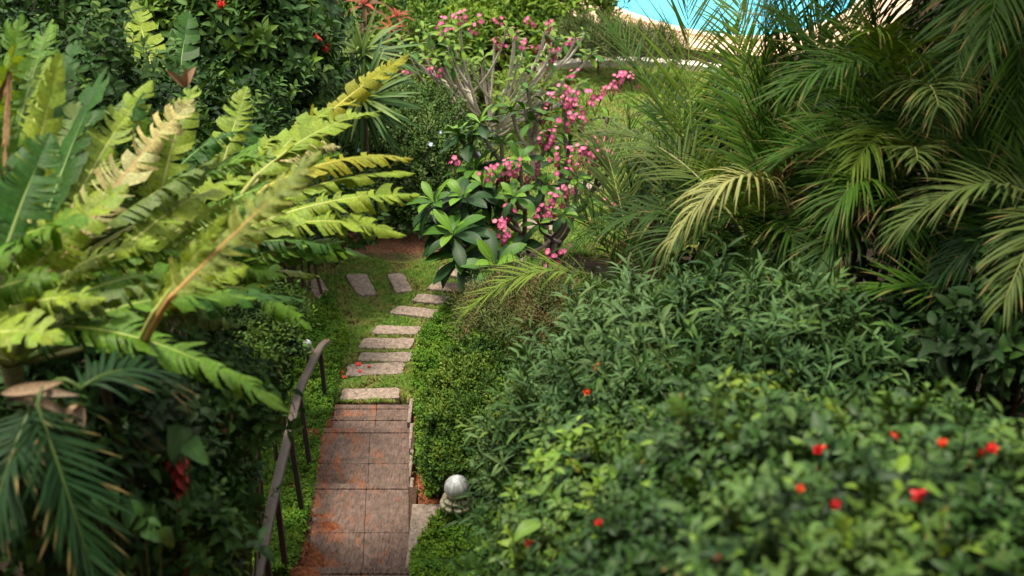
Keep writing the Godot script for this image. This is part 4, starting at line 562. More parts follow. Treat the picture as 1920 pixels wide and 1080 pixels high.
func stairs_and_stones() -> void:
	rng.seed = 5
	var speck := noise(41, .25)
	var blotch := noise(42, .018)
	var stone := image(512, 512, func(x, y):
		var g: float = .70 + .16 * speck.get_noise_2d(x, y) + .16 * blotch.get_noise_2d(x, y) + rng.randf() * .16 - .08
		var l: float = blotch.get_noise_2d(x * 2.0 + 900, y * 2.0)
		if l > .34: return Color(g * .78, g * .80, g * .70)
		return Color(g, g * .955, g * .91))
	var rough := StandardMaterial3D.new()
	rough.albedo_texture = stone
	rough.roughness = .9
	rough.metallic_specular = .3
	rough.heightmap_enabled = false
	var bumps := NoiseTexture2D.new()
	bumps.noise = noise(43, .06, 5)
	bumps.as_normal_map = true
	bumps.seamless = true
	bumps.bump_strength = 9.0
	rough.normal_enabled = true
	rough.normal_texture = bumps
	M.stone = rough
	var tones := []
	for k in 4:
		var d: StandardMaterial3D = rough.duplicate()
		d.albedo_color = vary(Color(.56, .48, .435), .12).linear_to_srgb()
		d.uv1_offset = Vector3(rf(0, 1), rf(0, 1), 0)
		tones.append(d)
	for k in STONES.size():
		var q: Array = STONES[k]
		var c: Vector3 = (q[0] + q[1] + q[2] + q[3]) / 4.0
		var o := part(numbered("stepping_stone"), slab_mesh(q, .11, .022, c), tones[k % 4], self, Transform3D(Basis.IDENTITY, c))
		o.set_meta("label", STONE_LABELS[k])
		o.set_meta("category", "stepping stone")
		o.set_meta("group", "stone slabs laid in the lawn")
	# stairs: every tread is a row or two of tiles over a body
	var mud := noise(51, .012)
	var mudf := noise(52, .05)
	var worn := image(256, 1024, func(x, y):
		var g: float = .60 + .06 * speck.get_noise_2d(x * 2, y * 2) + .13 * blotch.get_noise_2d(x * 2.0, y * 2.0) + rng.randf() * .06 - .03
		var c := Color(g * .66, g * .555, g * .50)
		var e: float = .62 - x / 256.0 * 1.05 + 1.15 * mud.get_noise_2d(x * 1.4, y) + .5 * mudf.get_noise_2d(x, y)
		e += .32 * smoothstep(.62, 1.0, y / 1024.0) * (1.0 - x / 256.0 * .7)
		var moss: float = mud.get_noise_2d(x * 3.0 + 500, y * 3.0)
		if moss > .2: c = c.lerp(Color(.34, .31, .25), minf(.5, (moss - .2) * 1.6))
		return c.lerp(Color(.55, .32, .21), clampf((e - .22) * .9, 0, .85)))
	var tile: StandardMaterial3D = rough.duplicate()
	tile.albedo_texture = worn
	tile.albedo_color = Color(.97, .95, .95)
	M.tile = tile
	var st := Node3D.new()
	st.name = "stairs"
	st.set_meta("kind", "structure")
	add_child(st)
	for k in TREADS.size():
		var y: float = TREADS[k][0]
		var zn: float = TREADS[k][1]
		var zf: float = TREADS[k][2]
		var rows: int = TREADS[k][3]
		var wide: float = 1.16 if k < 3 else 1.04
		var body := MB.new()
		var q0 := Vector3(stair_edge(zn) - wide + .02, 0, zn)
		box(body, Vector3(q0.x, y - .5, minf(zn, zf) + .03), Vector3(stair_edge(zn) - .02, y - .025, maxf(zn, zf)), .004, Color(.10, .06, .04))
		part("tread_body", commit(body), M.soil, st)
		for r in rows + 1:
			# the last narrow row is the nosing
			var f0 := zn + (zf + .11 - zn) * (float(r) / rows) if r < rows else zf + .107
			var f1 := zn + (zf + .11 - zn) * (float(r + 1) / rows) if r < rows else zf
			for cidx in 2:
				var x0: float = -wide + wide * .56 * cidx
				var x1: float = -wide * .44 if cidx == 0 else 0.0
				var g := .001
				var q := [Vector3(stair_edge(f0) + x0 + g, y, f0 - g), Vector3(stair_edge(f1) + x0 + g, y, f1 + g), Vector3(stair_edge(f1) + x1 - g, y, f1 + g), Vector3(stair_edge(f0) + x1 - g, y, f0 - g)]
				if r == rows:
					for z in 4: q[z].y += .006
				var mb := MB.new()
				var mesh := slab_mesh(q, .03, .003, Vector3.ZERO, .005)
				var arr := mesh.surface_get_arrays(0)
				var vs: PackedVector3Array = arr[Mesh.ARRAY_VERTEX]
				var uv := PackedVector2Array()
				for p in vs:
					uv.append(Vector2((p.x - stair_edge(p.z) + 1.16) / 1.2, (p.z + 15.6) / 6.2))
				arr[Mesh.ARRAY_TEX_UV] = uv
				var am := ArrayMesh.new()
				am.add_surface_from_arrays(Mesh.PRIMITIVE_TRIANGLES, arr)
				part("tile" if r < rows else "nosing", am, tile, st)
	# raised kerb on the right with its grey top, and the thin edging beyond it
	var kerb := MB.new()
	box(kerb, KERB[0], KERB[1], .012, Color(.42, .36, .33))
	var kn := struct("kerb", commit(kerb), M.stone.duplicate())
	kn.material_override.albedo_color = Color(.74, .69, .66)
	var edg := MB.new()
	var z0 := -14.9
	while z0 < -13.05:
		box(edg, Vector3(stair_edge(z0) + .012, .1, z0), Vector3(stair_edge(z0) + .06, .38 + rf(-.012, .012), z0 + .585), .008, Color(.4, .34, .3))
		z0 += .6
	struct("path_edging", commit(edg), kn.material_override)

func railing_and_lamps() -> void:
	rng.seed = 8
	var wood := mat(M.bark.albedo_texture, .6, 0, .45)
	var rail_pts := []
	for p in RAIL: rail_pts.append(p)
	var t := thing("handrail", "dark brown handrail curving down the left side of the stairs", "handrail", ground_at(RAIL[2].x, RAIL[2].z))
	var curve := Curve3D.new()
	for k in rail_pts.size():
		var d: Vector3 = (rail_pts[mini(k + 1, rail_pts.size() - 1)] - rail_pts[maxi(k - 1, 0)]) / 6.0
		curve.add_point(rail_pts[k], -d, d)
	var mb := MB.new()
	var b := 0
	var n := 60
	var sect := [Vector2(-.05, -.022), Vector2(-.05, .012), Vector2(-.036, .03), Vector2(.036, .03), Vector2(.05, .012), Vector2(.05, -.022), Vector2(-.05, -.022)]
	for k in n + 1:
		var f := float(k) / n * curve.get_baked_length()
		var p := curve.sample_baked(f, true)
		var d := (curve.sample_baked(minf(f + .05, curve.get_baked_length()), true) - curve.sample_baked(maxf(f - .05, 0), true)).normalized()
		var sd := d.cross(Vector3.UP).normalized()
		var up := sd.cross(d)
		for s in sect.size():
			mb.v.append(p + sd * sect[s].x + up * sect[s].y)
			mb.uv.append(Vector2(f * .6, s / 6.0))
			mb.c.append(Color(.125, .095, .085))
	mb.grid(0, n + 1, sect.size())
	for e in [0, n]:
		var st := mb.v.size()
		for s in 6:
			mb.v.append(mb.v[e * sect.size() + s])
			mb.uv.append(Vector2(s * .1, 0))
			mb.c.append(Color(.10, .08, .07))
		for s in range(1, 5):
			mb.i.append_array(PackedInt32Array([st, st + s, st + s + 1]))
	part("rail", commit(mb, t.position), wood, t)
	for q in POSTS:
		var pm := MB.new()
		var foot: Vector3 = q[0]
		var head: Vector3 = q[1]
		box(pm, Vector3(-.028, 0, -.028), Vector3(.028, 1, .028), .003, Color(.05, .04, .036))
		var y := head - foot
		for k in pm.v.size():
			var v := pm.v[k]
			pm.v[k] = foot + y * v.y + Vector3(v.x, 0, v.z)
		part("post", commit(pm, t.position), wood, t)
	lamp(LAMP + Vector3(0, .02, 0), "white globe lamp on a dark post at the kerb beside the stairs", .145, 1.0)
	lamp(LAMP_FAR, "small globe lamp half hidden in leaves behind the handrail", .07, .8)

func lamp(at: Vector3, label: String, r: float, tall: float) -> void:
	var foot := ground_at(at.x, at.z) - Vector3(0, .05, 0)
	var t := thing("garden_lamp", label, "garden lamp", foot)
	var g := at.y - foot.y
	var post := MB.new()
	lathe(post, [[r * .42, 0], [r * .42, .02], [r * .36, .05], [r * .36, g - r * 2.2], [r * .5, g - r * 2.05]], 16, Vector3.ZERO, Color(.055, .05, .042))
	part("post", commit(post), mat(null, .6), t)
	var col := MB.new()
	lathe(col, [[r * .5, g - r * 2.1], [r * .95, g - r * 1.95], [r * 1.3, g - r * 1.62], [r * 1.38, g - r * 1.4], [r * 1.3, g - r * 1.26], [r * 1.05, g - r * 1.22], [r * 1.0, g - r * 1.05], [r * 1.14, g - r * .98], [r * 1.16, g - r * .88], [r * 1.0, g - r * .8], [r * .6, g - r * .72]], 28, Vector3.ZERO, Color(.42, .40, .33))
	var speck := noise(61, .06)
	var dirty := image(128, 64, func(x, y):
		var k: float = speck.get_noise_2d(x * 2, y * 2)
		return Color(.42, .42, .24) if k > .18 else Color(.85 + k * .3, .84 + k * .3, .78 + k * .3))
	part("collar", commit(col), mat(dirty, .7, 0, .4), t)
	var streak := noise(63, .03, 4)
	var streaked := image(128, 64, func(x, y):
		var k: float = .88 + .3 * streak.get_noise_2d(x * 4.0, y * .8)
		return Color(k, k, k * .98))
	var gl := MB.new()
	var prof := []
	for k in 25:
		var a := lerpf(-PI * .36, PI * .5, k / 24.0)
		prof.append([cos(a) * r, g + sin(a) * r])
	lathe(gl, prof, 36, Vector3.ZERO, Color(.52, .54, .55))
	var glass := mat(streaked, .16, 0, .7)  # globe tone varies at random in upright streaks
	glass.clearcoat_enabled = true
	glass.clearcoat = .6
	glass.clearcoat_roughness = .05
	part("globe", commit(gl), glass, t)

func banana_plants() -> void:
	rng.seed = 21
	var cols := [Color(.12, .25, .022), Color(.28, .39, .045), Color(.48, .44, .20), Color(.045, .135, .02), Color(.15, .23, .065), Color(.33, .34, .025), Color(.30, .19, .09), Color(.27, .33, .07)]
	var ribs := [Color(.30, .36, .10), Color(.42, .44, .14), Color(.50, .33, .16), Color(.2, .3, .08), Color(.3, .3, .12), Color(.5, .45, .1), Color(.22, .12, .06), Color(.46, .27, .10)]
	for k in BANANAS.size():
		var crown: Vector3 = BANANAS[k][0]
		var foot := ground_at(crown.x, crown.z)
		var t := thing("banana_plant", BANANAS[k][1], "banana plant", foot, "large torn-leaved plants on the left bank")
		cane(t, foot, crown, .09, Color(.16, .15, .06), "pseudostem")
		cane(t, foot + Vector3(.2, 0, .1), crown + Vector3(.12, -.4, .05), .07, Color(.13, .11, .05), "pseudostem")
		for r in BANANA_LEAVES:
			if r[0] != k:
				continue
			var ci: int = r[6]
			var dry := .07
			if ci == 2: dry = 1.0
			elif ci == 6: dry = 1.0
			elif ci == 7: dry = .7
			elif ci == 5: dry = .5
			elif ci == 1: dry = .16
			banana_leaf(t, r[9] if r.size() > 9 else crown, r[1], r[2], r[3], r[4], r[5], cols[ci], ribs[ci], r[7], r[8], dry, M.dry if ci in [2, 6] else M.banana)

func palms() -> void:
	rng.seed = 31
	var cols := [Color(.05, .115, .014), Color(.12, .19, .022), Color(.28, .29, .11), Color(.026, .064, .008), Color(.085, .125, .034), Color(.15, .095, .06), Color(.014, .04, .012)]  # last tone near black: deep shade put into the frond colour
	for k in PALMS.size():
		var crown: Vector3 = PALMS[k][0]
		var foot := ground_at(crown.x, crown.z)
		var t := thing("areca_palm", PALMS[k][1], "palm", foot, "feathery palms on the right")
		for q in 4:
			var off := Vector3(rf(-.35, .35), 0, rf(-.3, .3))
			cane(t, ground_at(foot.x + off.x * 1.3, foot.z + off.z * 1.3), crown + off * .8 + Vector3(0, rf(-.5, 0), 0), .04, Color(.055, .055, .024))
		for r in FRONDS:
			if r[0] != k:
				continue
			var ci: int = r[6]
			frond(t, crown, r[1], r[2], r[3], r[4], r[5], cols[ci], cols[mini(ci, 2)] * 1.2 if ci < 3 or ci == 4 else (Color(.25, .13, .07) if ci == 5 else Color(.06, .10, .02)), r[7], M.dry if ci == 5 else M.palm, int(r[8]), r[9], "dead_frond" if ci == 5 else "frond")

func frangipanis() -> void:
	rng.seed = 41
	var lm := []
	for k in 3:
		var mb := MB.new()
		leaf(mb, Transform3D.IDENTITY, 1.0, .30 + .03 * k, 7, .55 + .25 * k, .22, 2, Color(1, 1, 1))
		lm.append(commit(mb))
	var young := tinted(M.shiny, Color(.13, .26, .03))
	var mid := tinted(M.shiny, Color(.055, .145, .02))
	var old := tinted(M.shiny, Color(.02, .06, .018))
	var pinks := []
	for c in [Color(.40, .008, .115), Color(.48, .024, .18), Color(.28, .005, .055)]:
		pinks.append(flower_mesh(1.0, Color(.60, .22, .30), c))
	# the near one
	var foot: Vector3 = NEAR_TREE
	var t := thing("frangipani_tree", "frangipani with large dark leaf rosettes and pink flowers beside the stepping stones", "frangipani", foot)
	branches(t, foot, NEAR_TIPS, .25, .022, .085, Color(.30, .26, .22))
	for k in NEAR_TIPS.size():
		var p: Vector3 = NEAR_TIPS[k]
		var out := Vector3(p.x - foot.x, 0, p.z - foot.z).normalized()
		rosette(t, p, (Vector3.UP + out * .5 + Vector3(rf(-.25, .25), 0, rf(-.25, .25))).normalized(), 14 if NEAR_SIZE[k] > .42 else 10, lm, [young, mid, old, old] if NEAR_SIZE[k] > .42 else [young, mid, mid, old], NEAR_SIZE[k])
	for c in NEAR_FLOWERS:
		blossom(t, c, 6, .17, .042, pinks, foot)
	# the far one, bare and grey
	foot = FAR_TREE
	t = thing("frangipani_tree", "frangipani with many bare grey branches and a thin crown of pink flowers", "frangipani", foot)
	branches(t, foot, FAR_TIPS, .9, .018, .06, Color(.60, .55, .48))
	var bright := tinted(M.shiny, Color(.15, .25, .03))
	for k in FAR_TIPS.size():
		var p: Vector3 = FAR_TIPS[k]
		rosette(t, p, Vector3(rf(-.4, .4), 1, rf(-.4, .4)).normalized(), 8, lm, [bright, bright, mid], rf(.26, .38))
	for c in FAR_FLOWERS:
		blossom(t, c, 6, .17, .044, pinks, foot)

func blossom(t: Node3D, at: Vector3, n: int, spread: float, r: float, meshes: Array, foot: Vector3) -> void:
	var sm := MB.new()
	for k in n:
		var d := Vector3(rng.randfn(), rng.randfn() * .8 + .3, rng.randfn()).normalized() * spread * rf(.4, 1.0)
		var up := (d + Vector3(0, .1, .12)).normalized()
		var s := r * rf(.75, 1.2)
		part("flower", meshes[rng.randi() % meshes.size()], M.petal, t, Transform3D(Basis(facing(up.cross(Vector3(rf(-1, 1), rf(-1, 1), rf(-1, 1))), up)).scaled_local(Vector3(s, s, s)), at + d - t.position))
		tube(sm, [at - Vector3(0, spread * 1.2, 0), at + d], [.006, .003], 3, Color(.2, .12, .06))
	part("flower_stalk", commit(sm, t.position), M.bark, t)

func spiky_plants() -> void:
	rng.seed = 51
	var lm := []
	for k in 3:
		var mb := MB.new()
		leaf(mb, Transform3D.IDENTITY, 1.0, .075, 6, .25 + .3 * k, .3, 3, Color(1, 1, 1))
		lm.append(commit(mb))
	var mats := [tinted(M.strap, Color(.16, .24, .055)), tinted(M.strap, Color(.075, .155, .03)), tinted(M.strap, Color(.04, .10, .022))]
	for k in SPIKY.size():
		var top: Vector3 = SPIKY[k][0]
		var foot := ground_at(top.x, top.z)
		var t := thing("yucca", SPIKY[k][1], "yucca", foot, "spiky rosette plants behind the banana leaves")
		cane(t, foot, top, .07, Color(.15, .12, .08), "trunk")
		rosette(t, top, SPIKY[k][3], 70, lm, mats, SPIKY[k][2])
	# red cordylines
	var cm := []
	for k in 2:
		var mb := MB.new()
		leaf(mb, Transform3D.IDENTITY, 1.0, .2, 6, .6 + .5 * k, .3, 0, Color(1, 1, 1))
		cm.append(commit(mb))
	var reds := [tinted(M.leaf, Color(.42, .07, .05)), tinted(M.leaf, Color(.22, .07, .045)), tinted(M.leaf, Color(.16, .09, .05))]
	for k in CORDYLINES.size():
		var top: Vector3 = CORDYLINES[k][0]
		var foot := ground_at(top.x, top.z)
		var t := thing("cordyline", CORDYLINES[k][1], "cordyline", foot, "red-leaved cordylines in the far bed")
		cane(t, foot, top, .03, Color(.14, .11, .08))
		rosette(t, top, Vector3(rf(-.2, .2), 1, .2).normalized(), 16, cm, reds, CORDYLINES[k][2])

func bushes() -> void:
	rng.seed = 61
	var kinds := {
		"broad": [shoot(7, .22, .17, .075, 1, .35, .7), shoot(6, .18, .2, .085, 1, .2, .9), shoot(8, .2, .15, .06, 1, .5, .5)],
		"lance": [shoot(9, .3, .24, .036, 0, .45, 1.1), shoot(8, .26, .27, .04, 0, .3, 1.3), shoot(10, .34, .22, .034, 0, .6, .9)],
		"small": [shoot(8, .1, .05, .028, 1, .4, .3, 2), shoot(9, .12, .045, .025, 1, .5, .3, 2)],
		"fine": [shoot(14, .22, .09, .012, 4, .4, .5, 2), shoot(16, .26, .075, .012, 4, .5, .4, 2)],
		"hedge": [shoot(7, .16, .12, .05, 0, .25, .7), shoot(6, .14, .14, .058, 1, .1, .9), shoot(8, .2, .10, .042, 0, .4, .6), shoot(6, .18, .11, .05, 1, .5, .5)],
		"dark": [shoot(6, .25, .3, .13, 1, .3, .8), shoot(7, .28, .24, .1, 0, .4, .8)],
		"spray": [shoot(8, .3, .26, .07, 0, .7, .8), shoot(8, .26, .22, .075, 2, .8, .6)],
	}
	var made := {}
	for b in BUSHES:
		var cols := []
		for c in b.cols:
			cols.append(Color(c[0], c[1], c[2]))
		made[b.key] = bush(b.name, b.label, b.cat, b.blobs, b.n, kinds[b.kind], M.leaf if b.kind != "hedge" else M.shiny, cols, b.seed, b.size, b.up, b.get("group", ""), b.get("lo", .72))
	# leaves that show singly in the two near bushes
	var lm := []
	for k in 3:
		var mb := MB.new()
		leaf(mb, Transform3D.IDENTITY, 1.0, .38 + .06 * k, 5, .5 + .4 * k, .25, k % 2, Color(1, 1, 1))
		lm.append(commit(mb))
	var ll := []
	for k in 3:
		var mb := MB.new()
		leaf(mb, Transform3D.IDENTITY, 1.0, .15 + .02 * k, 6, .8 + .3 * k, .25, 0, Color(1, 1, 1))
		ll.append(commit(mb))
	var greens := [tinted(M.shiny, Color(.05, .105, .028)), tinted(M.shiny, Color(.085, .16, .034)), tinted(M.shiny, Color(.03, .075, .022)), tinted(M.shiny, Color(.07, .13, .036)), tinted(M.shiny, Color(.11, .20, .03)), tinted(M.shiny, Color(.15, .25, .03)), tinted(M.shiny, Color(.035, .085, .018))]
	var cool := [tinted(M.leaf, Color(.065, .14, .03)), tinted(M.leaf, Color(.10, .18, .045)), tinted(M.leaf, Color(.045, .105, .025))]
	var eye := Vector3(0, .55, .83)
	for b in BUSHES:
		if b.get("single", 0) > 0:
			single_leaves(made[b.key], b.blobs, b.single, lm if b.kind != "lance" else ll, greens if b.kind != "lance" else cool, b.seed + 1, .12 if b.kind != "lance" else .27, eye)
	# long arching shoots that stand out of the narrow-leaved shrubs
	for b in BUSHES:
		if b.kind == "lance" or b.kind == "hedge":
			var narrow: bool = b.kind == "lance"
			rng.seed = b.seed + 7
			var t: Node3D = made[b.key]
			var done := 0
			for p in skins[t.name]:
				if done >= b.get("arch", 26) or rng.randf() > .12 or (p[1] as Vector3).dot(eye) < .35:
					continue
				done += 1
				var out: Vector3 = ((p[1] as Vector3) + Vector3(rf(-.7, .7), rf(.1, .8), rf(-.5, .5))).normalized()
				var l := rf(.25, .55) if narrow else rf(.18, .38)
				frond(t, p[0] - out * .25, p[0], p[0] + out * l, .06, rf(.17, .24) if narrow else rf(.09, .14), rf(-30, 30), vary([Color(.085, .165, .05), Color(.12, .21, .065), Color(.06, .125, .035)][done % 3] if narrow else [Color(.09, .17, .035), Color(.17, .27, .035), Color(.055, .11, .03)][done % 3], .15), Color(.12, .15, .05), .9, M.leaf, 8 if narrow else 6, .036 if narrow else .06, "shoot")
	# red flowers: closed, twisted buds that hang from the hedge
	var red_bud := MB.new()
	lathe(red_bud, [[.05, 0], [.17, .12], [.24, .35], [.27, .6], [.21, .85], [.08, 1.0], [.03, 1.25], [.0, 1.27]], 9, Vector3.ZERO, Color(1, 1, 1))
	for k in 5:
		var a := TAU * k / 5.0
		leaf(red_bud, Transform3D(Basis(Vector3.UP, a), Vector3.ZERO) * Transform3D(facing(Vector3(0, 1, .35).normalized(), Vector3(0, .3, -1)), Vector3(0, .1, .05)), 1.0, .42, 5, .5, .3, 2, Color(1, 1, 1))
	var rm := commit(red_bud)
	var reds := [tinted(M.petal, Color(.62, .018, .012)), tinted(M.petal, Color(.48, .01, .012)), tinted(M.petal, Color(.66, .06, .02))]
	for f in RED_FLOWERS:
		var t: Node3D = made[f[0]]
		var up := Vector3(rf(-.8, .8), rf(-.3, 1), rf(-.2, .8)).normalized()
		part("flower", rm, reds[rng.randi() % 3], t, Transform3D(facing(up.cross(Vector3(rf(-1, 1), .2, rf(-1, 1))), up).scaled_local(Vector3.ONE * f[2]), f[1] - t.position))
	# small pale blue flowers of the fine-leaved shrub
	rng.seed = 63
	var pale := flower_mesh(.045, Color(.55, .6, .7), Color(.42, .50, .72))
	var fs: Node3D = made["plumbago"]
	var put := 0
	for p in skins[fs.name]:
		if put < 26 and (p[1] as Vector3).dot(eye) > .45 and rng.randf() < .03:
			put += 1
			part("flower", pale, M.petal, fs, Transform3D(facing(Vector3(rf(-1, 1), rf(-1, 1), .3).cross(p[1]), p[1]), p[0] + p[1] * .06 - fs.position))
	var tall: Node3D = made["added_shade_tree"]  # tree added out of view for its shade
	cane(tall, ground_at(9.5, -11.5), Vector3(8.6, 10.0, -11.2), .24, Color(.14, .11, .08), "trunk")
	ground_cover(kinds)

func added_house() -> void:
	# the house stands unseen behind the viewer, added to shade the near beds
	var t := thing("added_house", "house wall, windows and roof, unseen behind the viewer, added to darken the near beds", "added_house", Vector3(0, 5.5, 1.6))
	var plaster := mat(null, .9, 0, .3)
	var wall := MB.new()
	box(wall, Vector3(-16, 0, 0), Vector3(16, 8.5, .3), .02, Color(.34, .30, .25))
	part("wall", commit(wall), plaster, t)
	var roof := MB.new()
	box(roof, Vector3(-16.6, 8.52, -2.2), Vector3(16.6, 8.75, 6), .02, Color(.22, .11, .07))
	part("roof", commit(roof), plaster, t)
	var dark := mat(null, .1, 0, .6)
	for k in 5:
		var wf := MB.new()
		var x := -12.4 + k * 6.0
		box(wf, Vector3(x - .8, 3.6, -.06), Vector3(x + .8, 5.6, -.003), .01, Color(.2, .13, .08))
		var f := part("window", commit(wf), plaster, t)
		var pn := MB.new()
		box(pn, Vector3(x - .7, 3.7, -.068), Vector3(x + .7, 5.5, -.0605), .002, Color(.03, .035, .04))
		part("pane", commit(pn), dark, f)

func ground_cover(kinds: Dictionary) -> void:
	rng.seed = 71
	var clover := [shoot(6, .04, .045, .034, 1, .5, .2, 2), shoot(7, .05, .04, .03, 1, .4, .3, 2)]
	for k in COVERS.size():
		var poly := PackedVector2Array(COVERS[k][0])
		var lo := poly[0]
		var hi := poly[0]
		for p in poly:
			lo = lo.min(p)
			hi = hi.max(p)
		var lump := noise(80 + k, .9)
		var where := [[], []]
		var tint := [[], []]
		for q in int((hi.x - lo.x) * (hi.y - lo.y) * COVERS[k][2]):
			var p := Vector2(rf(lo.x, hi.x), rf(lo.y, hi.y))
			if not inside(p, poly):
				continue
			var g := ground_at(p.x, p.y) + Vector3(0, rng.randf() * (.09 + .12 * (lump.get_noise_2d(p.x, p.y) + .5)) * COVERS[k][3], 0)
			var y := Vector3(rf(-.5, .5), 1, rf(-.5, .5)).normalized()
			var x := y.cross(Vector3(rf(-1, 1), rf(-1, 1), rf(-1, 1))).normalized()
			var s: float = rf(.7, 1.35) * COVERS[k][4]
			var w := rng.randi() % 2
			where[w].append(Transform3D(Basis(x, y, x.cross(y)).scaled_local(Vector3(s, s, s)), g))
			tint[w].append(vary(Color(.085, .20, .022).lerp(Color(.18, .31, .035), clampf(lump.get_noise_2d(p.x * 2, p.y * 2) + .4, 0, 1)), .25))
		var t := Node3D.new()
		t.name = numbered("ground_cover")
		add_child(t)
		stuff(t, COVERS[k][1], "ground cover")
		for w in 2:
			scatter("foliage", clover[w], M.leaf, t, where[w], tint[w])

func small_things() -> void:
	rng.seed = 91
	# broad hanging leaves and the red flower spike in the dark corner
	for k in HEARTS.size():
		var h: Array = HEARTS[k]
		var base := ground_at(h[0].x, h[0].z)
		var t := thing("broad_leaf_plant", h[3], "leafy plant", base, "broad-leaved plants under the banana leaves")
		var hm := MB.new()
		leaf(hm, Transform3D.IDENTITY, 1.0, .8, 7, .6, .18, 5, Color(1, 1, 1))
		var mesh := commit(hm)
		var stalks := []
		for q in h[2]:
			var p: Vector3 = h[0] + Vector3(rf(-.5, .5), rf(-.4, .4), rf(-.35, .35)) * h[1]
			var a := rf(0, TAU)
			var dir := Vector3(cos(a) * .6, rf(-1.2, -.1), .5 + .4 * sin(a)).normalized()
			var s := rf(.16, .27)
			part("leaf", mesh, tinted(M.shiny, vary(Color(.05, .115, .035), .35)), t, Transform3D(facing(dir, Vector3(0, .6, .8)).scaled_local(Vector3(s, s, s)), p - base))
			var mb := MB.new()
			tube(mb, [base + Vector3(rf(-.1, .1), -.05, rf(-.1, .1)), bez(base, base.lerp(p, .4) + Vector3(0, .3, 0), p, .6), p], [.012, .009, .004], 4, Color(.1, .13, .05))
			part("stalk", commit(mb, base), M.bark, t)
	var hs: Vector3 = SPIKE
	var base := ground_at(hs.x, hs.z)
	var t := thing("ginger_flower", "dark red hanging flower spike in the shade under the banana leaves", "flower spike", base)
	var stem := MB.new()
	tube(stem, [base - Vector3(0, .1, 0), base + Vector3(-.1, (hs.y - base.y) * .8, -.1), hs + Vector3(-.06, .12, -.05), hs], [.02, .016, .012, .008], 6, Color(.1, .14, .05))
	part("stem", commit(stem, base), M.bark, t)
	var br := MB.new()
	leaf(br, Transform3D.IDENTITY, .12, .06, 4, .4, .5, 0, Color(1, 1, 1))
	var bm := commit(br)
	var cr := [tinted(M.petal, Color(.30, .012, .014)), tinted(M.petal, Color(.42, .02, .02))]
	for k in 34:
		var f := k / 34.0
		var a := k * 2.4
		var dir := Vector3(cos(a), -.75, sin(a)).normalized()
		part("bract", bm, cr[k % 2], t, Transform3D(facing(dir, Vector3(cos(a) * .3, 1, sin(a) * .3)).scaled_local(Vector3.ONE * lerpf(1.0, .6, f)), hs - Vector3(0, f * .5, 0) - base))
	# dry leaves hanging in the dark corner
	for k in DRY.size():
		var d: Array = DRY[k]
		var o := thing("dry_leaf", d[2], "dry leaf", d[0])
		var mb := MB.new()
		var dir: Vector3 = d[1] - d[0]
		for q in 3:
			leaf(mb, Transform3D(facing(dir + Vector3(rf(-.1, .1), rf(-.1, .1), rf(-.1, .1)), Vector3(rf(-.6, .6), 1, .6)), Vector3.ZERO), dir.length() * rf(.8, 1.1), d[3], 9, rf(-.6, .9), rf(.5, 1.1), 0, vary(d[4], .2))
		part("blade", commit(mb), M.dry, o)
	# rocks at the edge of the bare bed
	for k in ROCKS.size():
		var r: Array = ROCKS[k]
		var nz := noise(200 + k, 1.3)
		var mb := MB.new()
		for a in 9:
			for s in 13:
				var la := lerpf(-PI / 2, PI / 2, a / 8.0)
				var lo := TAU * s / 12.0
				var d := Vector3(cos(la) * cos(lo), sin(la), cos(la) * sin(lo))
				mb.v.append(d * (1.0 + .5 * nz.get_noise_3dv(d * 1.5)) * r[1])
				mb.uv.append(Vector2(s / 6.0, a / 8.0))
				mb.c.append(r[3])
		mb.grid(0, 9, 13)
		var o := part(numbered("rock"), commit(mb), M.soil, self, Transform3D(Basis(Vector3.UP, rf(0, TAU)), r[0] + Vector3(0, r[1].y * .5, 0)))
		o.set_meta("label", r[2])
		o.set_meta("category", "rock")
	# fallen red flowers on and beside the stones
	var pm := flower_mesh(.045, Color(.5, .03, .02), Color(.55, .02, .015))
	for k in FALLEN.size():
		var o := part(numbered("fallen_flower"), pm, M.petal, self, Transform3D(Basis(Vector3(rf(-1, 1), rf(-1, 1), rf(-1, 1)).normalized(), rf(0, .8)).scaled(Vector3.ONE * rf(.7, 1.2)), FALLEN[k][0]))
		o.set_meta("label", FALLEN[k][1])
		o.set_meta("category", "flower")
		o.set_meta("group", "fallen red flowers on the path")
	# litter: dead leaf bits over the bare soil
	var bit := MB.new()
	leaf(bit, Transform3D.IDENTITY, .07, .03, 3, .8, .4, 1, Color(1, 1, 1))
	var lm := commit(bit)
	var where := []
	var tint := []
	var bed := PackedVector2Array(MULCH)
	for k in 5200:
		var p := Vector2(rf(-6.5, .5), rf(-25, -19)) if k < 2200 else Vector2(rf(-2.9, -.7), rf(-15.5, -10.5))
		var d := p.x - stair_edge(p.y)
		if (k < 2200 and not inside(p, bed)) or (k >= 2200 and d > -1.1 and d < .05):
			continue
		where.append(Transform3D(Basis(Vector3(rf(-1, 1), rf(.2, 1), rf(-1, 1)).normalized(), rf(0, TAU)).scaled(Vector3.ONE * rf(.4, 1.1)), ground_at(p.x, p.y) + Vector3(0, rf(.005, .03), 0)))
		tint.append(vary([Color(.24, .11, .06), Color(.14, .07, .04), Color(.32, .2, .12), Color(.09, .05, .03)][rng.randi() % 4], .3))
	var o2 := scatter("leaf_litter", lm, M.dry, self, where, tint)
	stuff(o2, "brown dead leaf bits scattered over the bare red soil", "leaf litter")

